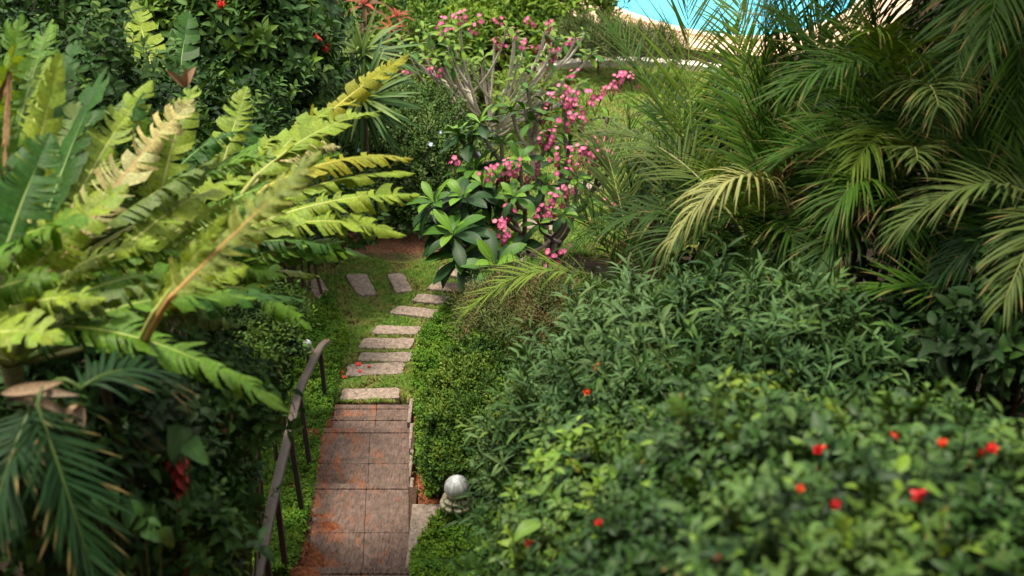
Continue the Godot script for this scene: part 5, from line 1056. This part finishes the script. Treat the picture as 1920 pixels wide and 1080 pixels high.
# ---------------------------------------------------------------- plants
# a short shoot along +y with n leaves round it
func shoot(n: int, stem: float, ln: float, wd: float, kind: int, lift: float, droop: float, seg := 4, fold := .25) -> ArrayMesh:
	var mb := MB.new()
	tube(mb, [Vector3.ZERO, Vector3(0, stem * .5, 0), Vector3(0, stem, 0)], [.006, .005, .002], 3, Color(.5, .55, .3))
	for k in n:
		var t := (k + .6) / n
		var a := k * 2.4 + rf(-.4, .4)
		var up := lerpf(lift - .35, lift + .5, t) + rf(-.2, .2)
		var dir := Vector3(cos(a) * cos(up), sin(up), sin(a) * cos(up))
		var T := Transform3D(facing(dir, Vector3.UP), Vector3(0, stem * t, 0))
		var s := rf(.75, 1.15) * lerpf(1.0, .7, t * t)
		leaf(mb, T, ln * s, wd * s, seg, droop * rf(.5, 1.5), fold, kind, vary(Color(1, 1, 1), .18))
	return commit(mb)

# points on the skin of a few lumpy ellipsoids: [position, outward normal]
func skin(blobs: Array, n: int, lo: float, hi: float, seed_: int, below := -0.35) -> Array:
	var nz := noise(seed_, .9, 3)
	var total := 0.0
	for b in blobs:
		total += b[3] * b[4] + b[4] * b[5] + b[3] * b[5]
	var out := []
	for bi in blobs.size():
		var b: Array = blobs[bi]
		var c := Vector3(b[0], b[1], b[2])
		var e := Vector3(b[3], b[4], b[5])
		var count := int(n * (b[3] * b[4] + b[4] * b[5] + b[3] * b[5]) / total)
		for k in count:
			var d := Vector3(rng.randfn(), rng.randfn(), rng.randfn()).normalized()
			if d.y < below:
				d.y = -d.y
			var lump := 1.0 + .5 * nz.get_noise_3dv(d * 2.2 + c)
			var p := c + d * e * lump * (rf(lo, hi) if rng.randf() > .05 else rf(1.05, 1.25))
			var hidden := false
			for oi in blobs.size():
				if oi != bi:
					var o: Array = blobs[oi]
					if ((p - Vector3(o[0], o[1], o[2])) / Vector3(o[3], o[4], o[5])).length() < .72:
						hidden = true
						break
			if hidden or p.y < height(p.x, p.z) + .02:
				continue
			out.append([p, (d / e).normalized()])
	return out

# a leafy bush: stems, many small shoots (too many to count) and some leaves of its own in front
func bush(called: String, label: String, category: String, blobs: Array, n: int, meshes: Array, m: Material, cols: Array, seed_: int, size := 1.0, upright := .5, group := "", lo := .72) -> Node3D:
	rng.seed = seed_
	var c0: Array = blobs[0]
	var base := ground_at(c0[0], c0[2])
	var t := thing(called, label, category, base, group)
	var pts := skin(blobs, n, lo, 1.06, seed_)
	skins[t.name] = pts
	var patch := noise(seed_ + 40, .8, 2)
	var where := []
	var tint := []
	for k in meshes.size():
		where.append([])
		tint.append([])
	for p in pts:
		var y: Vector3 = (p[1] as Vector3).lerp(Vector3.UP, upright) + Vector3(rf(-.5, .5), rf(-.3, .3), rf(-.5, .5))
		y = y.normalized()
		var x := y.cross(Vector3(rf(-1, 1), rf(-1, 1), rf(-1, 1))).normalized()
		var s := size * rf(.7, 1.25)
		var k := rng.randi() % meshes.size()
		where[k].append(Transform3D(Basis(x, y, x.cross(y)).scaled_local(Vector3(s, s, s)), p[0] - base))
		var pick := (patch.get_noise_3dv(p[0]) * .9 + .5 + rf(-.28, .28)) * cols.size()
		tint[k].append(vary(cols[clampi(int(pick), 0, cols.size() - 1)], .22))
	for k in meshes.size():
		scatter("foliage", meshes[k], m, t, where[k], tint[k])
	for b in blobs:
		for q in 3:
			var mb := MB.new()
			var foot := ground_at(b[0] + rf(-.3, .3) * b[3], b[2] + rf(-.3, .3) * b[5])
			var top := Vector3(b[0] + rf(-.5, .5) * b[3], b[1] + rf(.2, .6) * b[4], b[2] + rf(-.5, .5) * b[5])
			tube(mb, [foot - Vector3(0, .1, 0), bez(foot, foot + Vector3(0, (top.y - foot.y) * .6, 0), top, .5), top], [.03, .022, .008], 5, Color(.12, .09, .06))
			part("stem", commit(mb, base), M.bark, t)
	return t

# n single leaves on the front of a bush, each a part
func single_leaves(t: Node3D, blobs: Array, n: int, meshes: Array, mats: Array, seed_: int, size: float, towards: Vector3) -> void:
	rng.seed = seed_
	var done := 0
	for p in skin(blobs, n * 4, 1.0, 1.1, seed_):
		var nn: Vector3 = p[1]
		if nn.dot(towards) < .25 or done >= n:
			continue
		done += 1
		var a := rf(0, TAU)
		var out := (nn * rf(.3, .7) + Vector3(cos(a), rf(-.5, .3), sin(a)) * .8).normalized()
		var s := size * rf(.55, 1.3) * (1.7 if rng.randf() < .04 else 1.0)
		part("leaf", meshes[rng.randi() % meshes.size()], mats[rng.randi() % mats.size()], t, Transform3D(facing(out, nn + Vector3.UP * .6).scaled_local(Vector3(s, s, s)), p[0] - t.position))

func tinted(m: StandardMaterial3D, c: Color) -> StandardMaterial3D:
	var d: StandardMaterial3D = m.duplicate()
	d.albedo_color = c.linear_to_srgb()
	return d

# a torn banana leaf; curve from s to e, lifted by sag; the stalk comes from the crown
func banana_leaf(t: Node3D, crown: Vector3, s: Vector3, e: Vector3, sag: float, wd: float, roll: float, col: Color, rib: Color, tear: float, droop: float, dry: float, m: Material) -> void:
	var mid := s.lerp(e, .5) + Vector3(0, sag, 0)
	var n := 26
	var P := []
	var S := []
	var U := []
	for k in n + 1:
		var f := float(k) / n
		var p := bez(s, mid, e, f)
		var d := (bez(s, mid, e, minf(f + .02, 1.0)) - bez(s, mid, e, maxf(f - .02, 0.0))).normalized()
		var sd := d.cross(Vector3.UP).normalized()
		var up := sd.cross(d)
		P.append(p)
		S.append(sd.rotated(d, deg_to_rad(roll)))
		U.append(up.rotated(d, deg_to_rad(roll)))
	var mb := MB.new()
	var sway := noise(rng.randi() % 9999, 1.0, 2)
	var length := s.distance_to(e)
	for sd in [-1.0, 1.0]:
		var f0 := 0.0
		while f0 < .985:
			var f1 := minf(1.0, f0 + (rf(.012, .045) if rng.randf() < .25 + tear * .75 else rf(.05, .12)))
			if f1 > .96:
				f1 = 1.0
			var hang := droop * rf(.3, 1.9) + (rf(.4, 1.3) if rng.randf() < tear * .3 else 0.0) + sway.get_noise_1d(f0 * 60.0 + sd * 40.0) * .8
			var gap := (rf(.05, .75) if rng.randf() < tear else rf(0, .1)) * (f1 - f0)
			var tone := vary(col, .2)
			var brown := dry * rf(0, 1) * (1.0 if rng.randf() < .5 else .3)
			var short := 1.0 - (rf(.1, .45) if rng.randf() < tear * .3 else rf(0, .07))
			var rows := maxi(2, int((f1 - f0) * 30) + 1)
			var b := mb.v.size()
			for r in rows + 1:
				var q := float(r) / rows
				var f := lerpf(f0, f1, q)
				var fo := lerpf(f0 + gap * .5, f1 - gap * .5, q)
				for j in 5:
					var u := j / 4.0
					var ff := lerpf(f, minf(fo + .055 * u, 1.0), u)
					var x := ff * n
					var k := mini(int(x), n - 1)
					var w := wd * .5 * pow(minf(1.0, ff / .12), .6) * pow(maxf(0.0, 1.0 - pow(ff, 3.2)), .62) * short * u
					var p: Vector3 = (P[k] as Vector3).lerp(P[k + 1], x - k)
					var side: Vector3 = (S[k] as Vector3) * sd
					var ang := -.35 + hang * u
					p += (side * cos(ang) - (U[k] as Vector3) * sin(ang)) * w
					p += (U[k] as Vector3) * sin(ff * 90.0 + sd) * .006 * u
					mb.v.append(p)
					mb.uv.append(Vector2(u, ff * length * 1.6))
					var cc := tone.lerp(Color(.30, .19, .09), clampf((u - .72) * 3.0 * brown, 0.0, .95))
					mb.c.append(cc)
			mb.grid(b, rows + 1, 5)
			if sd > 0:
				for q2 in range(mb.i.size() - rows * 4 * 6, mb.i.size(), 3):
					var sw := mb.i[q2 + 1]
					mb.i[q2 + 1] = mb.i[q2 + 2]
					mb.i[q2 + 2] = sw
			f0 = f1
	var lf := part("leaf", commit(mb, t.position), m, t)
	var rb := MB.new()
	var pts := []
	var rad := []
	var c2 := crown.lerp(s, .55) - (mid - s).normalized() * crown.distance_to(s) * .12
	for k in 7:
		pts.append(bez(crown, c2, s, k / 6.0))
		rad.append(lerpf(.034, .02, k / 6.0))
	for k in range(1, n + 1):
		pts.append((P[k] as Vector3) - (U[k] as Vector3) * .008)
		rad.append(lerpf(.02, .003, float(k) / n))
	tube(rb, pts, rad, 6, rib)
	part("midrib", commit(rb, t.position), M.bark if dry > .9 else M.strap, lf)

# a feathered palm frond
func frond(t: Node3D, crown: Vector3, s: Vector3, e: Vector3, sag: float, ln: float, roll: float, col: Color, rib: Color, droop: float, m: Material, pairs := 40, wide := .042, called := "frond") -> void:
	var mid := s.lerp(e, .5) + Vector3(0, sag, 0)
	var mb := MB.new()
	var pts := []
	var rad := []
	for k in 4:
		pts.append(bez(crown, crown.lerp(s, .5) + Vector3(0, .1, 0), s, k / 4.0))
		rad.append(lerpf(.022, .014, k / 4.0))
	for k in 15:
		pts.append(bez(s, mid, e, k / 14.0))
		rad.append(lerpf(.014, .003, k / 14.0))
	for k in pairs:
		var f := .04 + .96 * (k + rf(-.2, .2)) / (pairs - 1)
		f = clampf(f, 0, 1)
		var p := bez(s, mid, e, f)
		var d := (bez(s, mid, e, minf(f + .02, 1.0)) - bez(s, mid, e, maxf(f - .02, 0.0))).normalized()
		var sd := d.cross(Vector3.UP)
		sd = (Vector3.RIGHT if sd.length() < .05 else sd.normalized()).rotated(d, deg_to_rad(roll))
		var up := sd.cross(d)
		var l := ln * (.35 + .65 * sin(PI * clampf(.12 + f * .78, 0, 1))) * rf(.88, 1.1)
		for q in [-1.0, 1.0]:
			if rng.randf() < .03:
				continue
			var a := lerpf(1.15, .38, f) + rng.randfn() * .07
			var dir: Vector3 = (d * cos(a) + sd * q * sin(a) + up * rf(-.05, .5)).normalized()
			var w := wide * rf(.8, 1.15) * (.6 + .4 * sin(PI * clampf(f + .1, 0, 1)))
			var pos := p
			var tone := vary(col, .18)
			var fall := droop * rf(.5, 1.7) * (2.6 if rng.randf() < .06 else 1.0)
			l *= rf(.4, .8) if rng.randf() < .05 else 1.0
			var burnt := rf(.3, .95) if rng.randf() < .25 else 0.0
			var b := mb.v.size()
			for r in 6:
				var tt := r / 5.0
				var ac: Vector3 = dir.cross(up).normalized()
				var nn: Vector3 = ac.cross(dir)
				var ww := w * .5 * profile(4, tt)
				for j in [-1, 0, 1]:
					mb.v.append(pos + ac * (j * ww) - nn * (absf(j) * ww * .35))
					mb.uv.append(Vector2(.5 + j * .48, tt))
					mb.c.append(tone.lerp(Color(.30, .20, .09), burnt) if tt > .75 else tone)
				pos += dir * (l / 5.0)
				dir = (dir + Vector3(0, -fall / 5.0, 0)).normalized()
			mb.grid(b, 6, 3)
	var fr := part(called, commit(mb, t.position), m, t)
	var rb := MB.new()
	tube(rb, pts, rad, 5, rib)
	part("rachis", commit(rb, t.position), M.strap, fr)

# a ringed cane from the ground up to a crown
func cane(t: Node3D, foot: Vector3, crown: Vector3, r: float, col: Color, called := "stem") -> void:
	var mb := MB.new()
	var pts := []
	var rad := []
	var c := foot.lerp(crown, .5) + Vector3((foot.x - crown.x) * .4, 0, (foot.z - crown.z) * .4) * .3
	for k in 17:
		pts.append(bez(foot - Vector3(0, .15, 0), c, crown, k / 16.0))
		rad.append(r * lerpf(1.15, .75, k / 16.0) * (1.1 if k % 2 == 0 else .97))
	tube(mb, pts, rad, 9, col)
	part(called, commit(mb, t.position), M.bark, t)

# grey branches that gather given twig ends down to one trunk; returns nothing, adds 'branch' parts
func branches(t: Node3D, foot: Vector3, tips: Array, pull: float, r_tip: float, r_trunk: float, col: Color) -> void:
	var nodes := []
	for p in tips:
		nodes.append([p, 1])
	while nodes.size() > 1:
		var best := 1e9
		var bi := 0
		var bj := 1
		for a in nodes.size():
			for b in range(a + 1, nodes.size()):
				var pa: Vector3 = nodes[a][0]
				var pb: Vector3 = nodes[b][0]
				var dd := pa.distance_to(pb) + .35 * absf(pa.distance_to(foot) - pb.distance_to(foot)) - .12 * (pa.distance_to(foot) + pb.distance_to(foot))
				if dd < best:
					best = dd
					bi = a
					bj = b
		var na: Array = nodes[bi]
		var nb: Array = nodes[bj]
		var m: Vector3 = (na[0] * float(na[1]) + nb[0] * float(nb[1])) / float(na[1] + nb[1])
		var gap: float = (na[0] as Vector3).distance_to(nb[0])
		var down := foot - m
		var join := m + down.normalized() * minf(down.length() * .55, gap * .55 + pull)
		join += Vector3(rf(-.06, .06), rf(-.04, .04), rf(-.06, .06))
		for x in [na, nb]:
			var ra: float = lerpf(r_tip, r_trunk, sqrt(float(x[1]) / tips.size()))
			var rb: float = lerpf(r_tip, r_trunk, sqrt(float(na[1] + nb[1]) / tips.size()))
			var c: Vector3 = join.lerp(x[0], .5)
			c += Vector3((x[0].x - join.x) * .25, -absf(x[0].x - join.x) * .18, (x[0].z - join.z) * .25)
			var mb := MB.new()
			var pts := []
			var rad := []
			for k in 7:
				pts.append(bez(join, c, x[0], k / 6.0))
				rad.append(lerpf(minf(rb, ra * 1.3), ra, k / 6.0) * rf(.92, 1.1))
			tube(mb, pts, rad, 7, vary(col, .1))
			part("branch", commit(mb, t.position), M.bark, t)
		nodes.remove_at(bj)
		nodes.remove_at(bi)
		nodes.append([join, na[1] + nb[1]])
	var mb2 := MB.new()
	var top: Vector3 = nodes[0][0]
	tube(mb2, [foot - Vector3(0, .1, 0), foot.lerp(top, .4) + Vector3(.03, 0, .02), top], [r_trunk * 1.35, r_trunk * 1.1, r_trunk], 9, col)
	part("trunk", commit(mb2, t.position), M.bark, t)

func rosette(t: Node3D, at: Vector3, axis: Vector3, n: int, meshes: Array, mats: Array, size: float) -> void:
	var B := facing(axis, Vector3(.3, .1, .9))
	for k in n:
		var f := float(k) / n
		var a := k * 2.39996 + rf(-.25, .25)
		var lift := lerpf(1.25, -.25, pow(f, .7)) + rf(-.15, .15)
		var dir := (B.x * cos(a) + B.y * sin(a)) * cos(lift) + B.z * sin(lift)
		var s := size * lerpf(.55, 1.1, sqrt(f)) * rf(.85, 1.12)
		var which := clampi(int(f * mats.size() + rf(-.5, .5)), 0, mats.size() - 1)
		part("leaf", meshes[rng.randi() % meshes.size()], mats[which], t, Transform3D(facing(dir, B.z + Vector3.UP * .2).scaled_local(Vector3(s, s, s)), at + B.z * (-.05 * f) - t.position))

func flower_mesh(r: float, inner: Color, outer: Color) -> ArrayMesh:
	var mb := MB.new()
	for k in 5:
		var a := TAU * k / 5.0
		var b := mb.v.size()
		for q in 4:
			var tt := q / 3.0
			var w: float = [.12, .42, .5, .12][q] * r
			var up := r * (.35 * tt - .3 * tt * tt)
			for j in [-1.0, 0.0, 1.0]:
				var p := Vector3(j * w, up + absf(j) * .06 * r, tt * r)
				mb.v.append(p.rotated(Vector3.UP, a))
				mb.uv.append(Vector2(.5 + j * .5, tt))
				mb.c.append(inner.lerp(outer, clampf(tt * 1.3 + absf(j) * .25 - .15, 0, 1)))
		mb.grid(b, 4, 3)
	tube(mb, [Vector3(0, .02 * r, 0), Vector3(0, -.7 * r, 0)], [.11 * r, .05 * r], 5, outer)
	return commit(mb)

# a stone or concrete slab between four corners, edges a little broken
func slab_mesh(q: Array, thick: float, rough: float, origin: Vector3, ch := .014) -> ArrayMesh:
	var mb := MB.new()
	var ring := []
	for k in 4:
		var a: Vector3 = q[k]
		var b: Vector3 = q[(k + 1) % 4]
		var inward: Vector3 = ((q[0] as Vector3) + q[1] + q[2] + q[3]) / 4.0
		var n := 7
		for s in n:
			var f := float(s) / n
			var p := a.lerp(b, f)
			var push := rf(0, rough) + (rough * 1.4 if s == 0 else 0.0)
			ring.append(p + (inward - p).normalized() * push)
	var c: Vector3 = ((q[0] as Vector3) + q[1] + q[2] + q[3]) / 4.0
	var cnt := ring.size()
	var levels := [[0.0, -thick], [0.0, -ch], [ch, 0.0], [.35, .003]]
	var b0 := mb.v.size()
	for lv in levels:
		for s in cnt + 1:
			var p: Vector3 = ring[s % cnt]
			var flat := Vector3(c.x - p.x, 0, c.z - p.z)
			var in_by: float = lv[0] if lv[0] < .1 else flat.length() * lv[0]
			var pp := p + flat.normalized() * in_by + Vector3(0, lv[1] + (rf(-ch, ch) * .28 if lv[1] >= 0 else 0.0), 0)
			mb.v.append(pp)
			mb.uv.append(Vector2(pp.x, pp.z) + Vector2(0, pp.y))
			mb.c.append(Color(1, 1, 1))
	mb.grid(b0, levels.size(), cnt + 1)
	var mid := mb.v.size()
	mb.v.append(c)
	mb.uv.append(Vector2(c.x, c.z))
	mb.c.append(Color(1, 1, 1))
	var last := b0 + (levels.size() - 1) * (cnt + 1)
	for s in cnt:
		mb.i.append_array(PackedInt32Array([last + s, last + s + 1, mid]))
	return commit(mb, origin)

func box(mb: MB, lo: Vector3, hi: Vector3, ch: float, col: Color) -> void:   # chamfered box
	var c := (lo + hi) / 2
	var e := (hi - lo) / 2
	for ax in 3:
		for sg in [-1.0, 1.0]:
			var n := Vector3.ZERO
			n[ax] = sg
			var u := Vector3.ZERO
			u[(ax + 1) % 3] = 1
			var w := n.cross(u)
			var b := mb.v.size()
			for r in 2:
				for j in 2:
					var p := n * e[ax] + u * (j * 2 - 1) * (e[(ax + 1) % 3] - ch) + w * (r * 2 - 1) * (absf(w.dot(e)) - ch)
					mb.v.append(c + p)
					mb.uv.append(Vector2(p.dot(u), p.dot(w)))
					mb.c.append(col)
			mb.grid(b, 2, 2)
	# chamfer strips
	for ax in 3:
		var o1 := (ax + 1) % 3
		var o2 := (ax + 2) % 3
		for s1 in [-1.0, 1.0]:
			for s2 in [-1.0, 1.0]:
				var b := mb.v.size()
				for r in 2:
					for j in 2:
						var p := Vector3.ZERO
						p[ax] = (j * 2 - 1) * (e[ax] - ch)
						p[o1] = s1 * (e[o1] - (ch if r == 0 else 0.0))
						p[o2] = s2 * (e[o2] - (0.0 if r == 0 else ch))
						mb.v.append(c + p)
						mb.uv.append(Vector2(p[ax], r * ch))
						mb.c.append(col)
				mb.grid(b, 2, 2)
				if s1 * s2 < 0:
					for q in range(mb.i.size() - 6, mb.i.size(), 3):
						var sw := mb.i[q + 1]
						mb.i[q + 1] = mb.i[q + 2]
						mb.i[q + 2] = sw

# ---------------------------------------------------------------- helpers
class MB:
	var v := PackedVector3Array()
	var uv := PackedVector2Array()
	var c := PackedColorArray()
	var i := PackedInt32Array()
	func grid(b: int, rows: int, cols: int) -> void:
		for r in rows - 1:
			for j in cols - 1:
				var a := b + r * cols + j
				i.append_array(PackedInt32Array([a, a + 1, a + cols + 1, a, a + cols + 1, a + cols]))

func rf(a: float, b: float) -> float:
	return rng.randf_range(a, b)

func commit(mb: MB, origin := Vector3.ZERO) -> ArrayMesh:
	var n := PackedVector3Array()
	n.resize(mb.v.size())
	var v := mb.v
	var ix := mb.i
	if origin != Vector3.ZERO:
		for k in v.size():
			v[k] -= origin
	for t in range(0, ix.size(), 3):
		var a := ix[t]
		var b := ix[t + 1]
		var c := ix[t + 2]
		var f := (v[c] - v[a]).cross(v[b] - v[a])
		n[a] += f
		n[b] += f
		n[c] += f
	for k in n.size():
		n[k] = n[k].normalized() if n[k].length_squared() > 1e-20 else Vector3.UP
	var arr := []
	arr.resize(Mesh.ARRAY_MAX)
	arr[Mesh.ARRAY_VERTEX] = v
	arr[Mesh.ARRAY_NORMAL] = n
	arr[Mesh.ARRAY_TEX_UV] = mb.uv
	arr[Mesh.ARRAY_COLOR] = mb.c
	arr[Mesh.ARRAY_INDEX] = ix
	var m := ArrayMesh.new()
	m.add_surface_from_arrays(Mesh.PRIMITIVE_TRIANGLES, arr)
	return m

func numbered(called: String) -> String:
	var k: int = used.get(called, 0)
	used[called] = k + 1
	return called if k == 0 else "%s_%03d" % [called, k]

func thing(called: String, label: String, category: String, at: Vector3, group := "") -> Node3D:
	var o := Node3D.new()
	o.name = numbered(called)
	add_child(o)
	o.position = at
	o.set_meta("label", label)
	o.set_meta("category", category)
	if group != "":
		o.set_meta("group", group)
	return o

func part(called: String, mesh: Mesh, m: Material, parent: Node3D, at := Transform3D.IDENTITY) -> MeshInstance3D:
	var o := MeshInstance3D.new()
	o.name = called
	o.mesh = mesh
	o.material_override = m
	o.transform = at
	parent.add_child(o, true)
	return o

func struct(called: String, mesh: Mesh, m: Material) -> MeshInstance3D:
	var o := part(numbered(called), mesh, m, self)
	o.set_meta("kind", "structure")
	return o

func scatter(called: String, mesh: Mesh, m: Material, parent: Node3D, where: Array, tint: Array) -> MultiMeshInstance3D:
	var mm := MultiMesh.new()
	mm.transform_format = MultiMesh.TRANSFORM_3D
	mm.use_colors = true
	mm.mesh = mesh
	mm.instance_count = where.size()
	for k in where.size():
		mm.set_instance_transform(k, where[k])
		mm.set_instance_color(k, tint[k])
	var o := MultiMeshInstance3D.new()
	o.name = called
	o.multimesh = mm
	o.material_override = m
	parent.add_child(o, true)
	o.set_meta("kind", "stuff")
	return o

func stuff(o: Node3D, label: String, category: String) -> void:
	o.set_meta("kind", "stuff")
	o.set_meta("label", label)
	o.set_meta("category", category)

func lerp_pts(z: float, pts: Array) -> float:
	if z <= pts[0][0]:
		return pts[0][1]
	for k in pts.size() - 1:
		if z <= pts[k + 1][0]:
			return lerpf(pts[k][1], pts[k + 1][1], (z - pts[k][0]) / (pts[k + 1][0] - pts[k][0]))
	return pts[-1][1]

const SLOPE := [[-80, -1.0], [-40, -.3], [-15.3, 0], [-12.7, .45], [-11, .72], [-8, 1.9], [-4, 3.8], [0, 6.2], [4, 7.5]]

func stair_edge(z: float) -> float:
	return -1.11 - 0.0727 * (-10.9 - z)

func height(x: float, z: float) -> float:
	var f := smoothstep(-16.5, -11.0, z)
	var y := lerp_pts(z, SLOPE)
	var r := x - (stair_edge(z) + .45)
	if r > 0:
		y += minf(r * .33, 1.6) * f
	var l := (stair_edge(z) - 1.58) - x
	if l > 0:
		y += minf(l * .4, 1.8) * f
	return y

func ground_at(x: float, z: float) -> Vector3:
	return Vector3(x, height(x, z), z)

func profile(kind: int, t: float) -> float:
	match kind:
		0: return pow(maxf(sin(PI * pow(t, .75)), 0.0), .9)
		1: return pow(maxf(sin(PI * pow(t, .6)), 0.0), .8)
		2: return pow(maxf(sin(PI * pow(t, 1.45)), 0.0), .85) + .06 * (1.0 - t)
		3: return minf(1.0, t * 4.0 + .45) * (1.0 - t * t * t)
		4: return minf(1.0, t * 7.0 + .3) * (1.0 - pow(t, 2.2))
		5: return sqrt(maxf(1.0 - t, 0.0)) * (1.0 if t > .08 else .55 + t * 5.6) * (1.0 - t * .25)
	return 1.0

# a leaf that runs along +z with its upper side to +y, set down by T
func leaf(mb: MB, T: Transform3D, ln: float, wd: float, n: int, droop: float, fold: float, kind: int, col: Color) -> void:
	var b := mb.v.size()
	var pos := Vector3.ZERO
	var ang := 0.0
	for r in n + 1:
		var t := float(r) / n
		var w := wd * .5 * profile(kind, t)
		var nor := Vector3(0, cos(ang), sin(ang))
		for j in [-1, 0, 1]:
			mb.v.append(T * (pos + Vector3(j * w, 0, 0) + nor * (absf(j) * w * fold)))
			mb.uv.append(Vector2(.5 + j * .48, t))
			mb.c.append(col)
		pos += Vector3(0, -sin(ang), cos(ang)) * (ln / n)
		ang += droop / n
	mb.grid(b, n + 1, 3)

func tube(mb: MB, pts: Array, radii: Array, sides: int, col: Color) -> void:
	var b := mb.v.size()
	var side := Vector3.RIGHT
	var run := 0.0
	for k in pts.size():
		var d: Vector3 = (pts[mini(k + 1, pts.size() - 1)] - pts[maxi(k - 1, 0)]).normalized()
		if absf(d.dot(side)) > .9:
			side = Vector3.FORWARD
		side = (side - d * d.dot(side)).normalized()
		var other := d.cross(side)
		if k > 0:
			run += (pts[k] as Vector3).distance_to(pts[k - 1])
		for s in sides + 1:
			var a := TAU * s / sides
			mb.v.append(pts[k] + (side * cos(a) + other * sin(a)) * radii[k])
			mb.uv.append(Vector2(float(s) / sides, run))
			mb.c.append(col)
	mb.grid(b, pts.size(), sides + 1)

func lathe(mb: MB, prof: Array, sides: int, at: Vector3, col: Color) -> void:
	var b := mb.v.size()
	for p in prof:
		for s in sides + 1:
			var a := TAU * s / sides
			mb.v.append(at + Vector3(cos(a) * p[0], p[1], sin(a) * p[0]))
			mb.uv.append(Vector2(float(s) / sides, p[1]))
			mb.c.append(col)
	mb.grid(b, prof.size(), sides + 1)

func bez(a: Vector3, c: Vector3, b: Vector3, t: float) -> Vector3:
	return a.lerp(c, t).lerp(c.lerp(b, t), t)

func facing(dir: Vector3, up: Vector3) -> Basis:      # z along dir, y towards up
	var z := dir.normalized()
	var x := up.cross(z)
	if x.length() < .01:
		x = Vector3.RIGHT.cross(z)
	x = x.normalized()
	return Basis(x, z.cross(x), z)

func vary(c: Color, by: float) -> Color:
	var k := 1.0 + rf(-by, by)
	var warm := rf(-by, by) * .4
	return Color(c.r * k * (1.0 + warm), c.g * k, c.b * k * (1.0 - warm))

# ---------------------------------------------------------------- textures
func image(w: int, h: int, f: Callable) -> ImageTexture:
	var im := Image.create_empty(w, h, true, Image.FORMAT_RGB8)
	for y in h:
		for x in w:
			im.set_pixel(x, y, f.call(x, y))
	im.generate_mipmaps()
	return ImageTexture.create_from_image(im)

func noise(seed_: int, freq: float, oct := 4) -> FastNoiseLite:
	var n := FastNoiseLite.new()
	n.seed = seed_
	n.frequency = freq
	n.fractal_octaves = oct
	n.noise_type = FastNoiseLite.TYPE_SIMPLEX_SMOOTH
	return n

func mat(tex: Texture2D, rough: float, back := 0.0, spec := .5, bump: Texture2D = null) -> StandardMaterial3D:
	var m := StandardMaterial3D.new()
	m.vertex_color_use_as_albedo = true
	m.albedo_texture = tex
	m.roughness = rough
	m.metallic_specular = spec
	m.cull_mode = BaseMaterial3D.CULL_DISABLED
	if back > 0:
		m.backlight_enabled = true
		m.backlight = Color(back, back, back * .6)
	if bump:
		m.normal_enabled = true
		m.normal_texture = bump
	return m

func make_materials() -> void:
	var n1 := noise(3, .05)
	var n2 := noise(8, .012)
	var veined := image(64, 128, func(x, y):
		var u: float = absf(x - 31.5) / 32.0
		var g: float = .84 + .12 * n1.get_noise_2d(x * 2, y * 2)
		var w: float = absf(fposmod(y / 128.0 * 11.0 - u * 1.7, 1.0) - .5)
		if w > .42: g += .10 * (1.0 - u * .6)
		if u < .06: return Color(.98, 1.0, .82)
		return Color(g * 1.0, g, g * .92))
	var combed := image(64, 256, func(x, y):
		var g: float = .80 + .22 * n1.get_noise_2d(x * .25, y * 7.0) + .16 * n2.get_noise_2d(x * 6, y * 6)
		return Color(g, g, g * .94))
	var lined := image(64, 64, func(x, y):
		var u: float = absf(x - 31.5) / 32.0
		var g: float = .85 + .1 * n1.get_noise_2d(x * 10.0, y * .5)
		return Color(1, 1, .88) if u < .1 else Color(g, g, g * .95))
	var bark := image(64, 256, func(x, y):
		var g: float = .84 + .16 * n1.get_noise_2d(x * 2.0, y * 3.0) + .04 * sin(y * .35 + 5.0 * n2.get_noise_2d(x, y))
		return Color(g, g * .98, g * .95))
	M.leaf = mat(veined, .52, .5, .2)
	M.shiny = mat(veined, .46, .35, .26)
	M.banana = mat(combed, .5, .8, .28)
	M.dry = mat(combed, .8, .4, .3)
	M.palm = mat(lined, .5, .45, .2)
	M.strap = mat(lined, .48, .25, .3)
	M.bark = mat(bark, .85, 0, .3)
	M.petal = mat(null, .55, .6)
	M.grass = mat(null, .6, .5, .3)
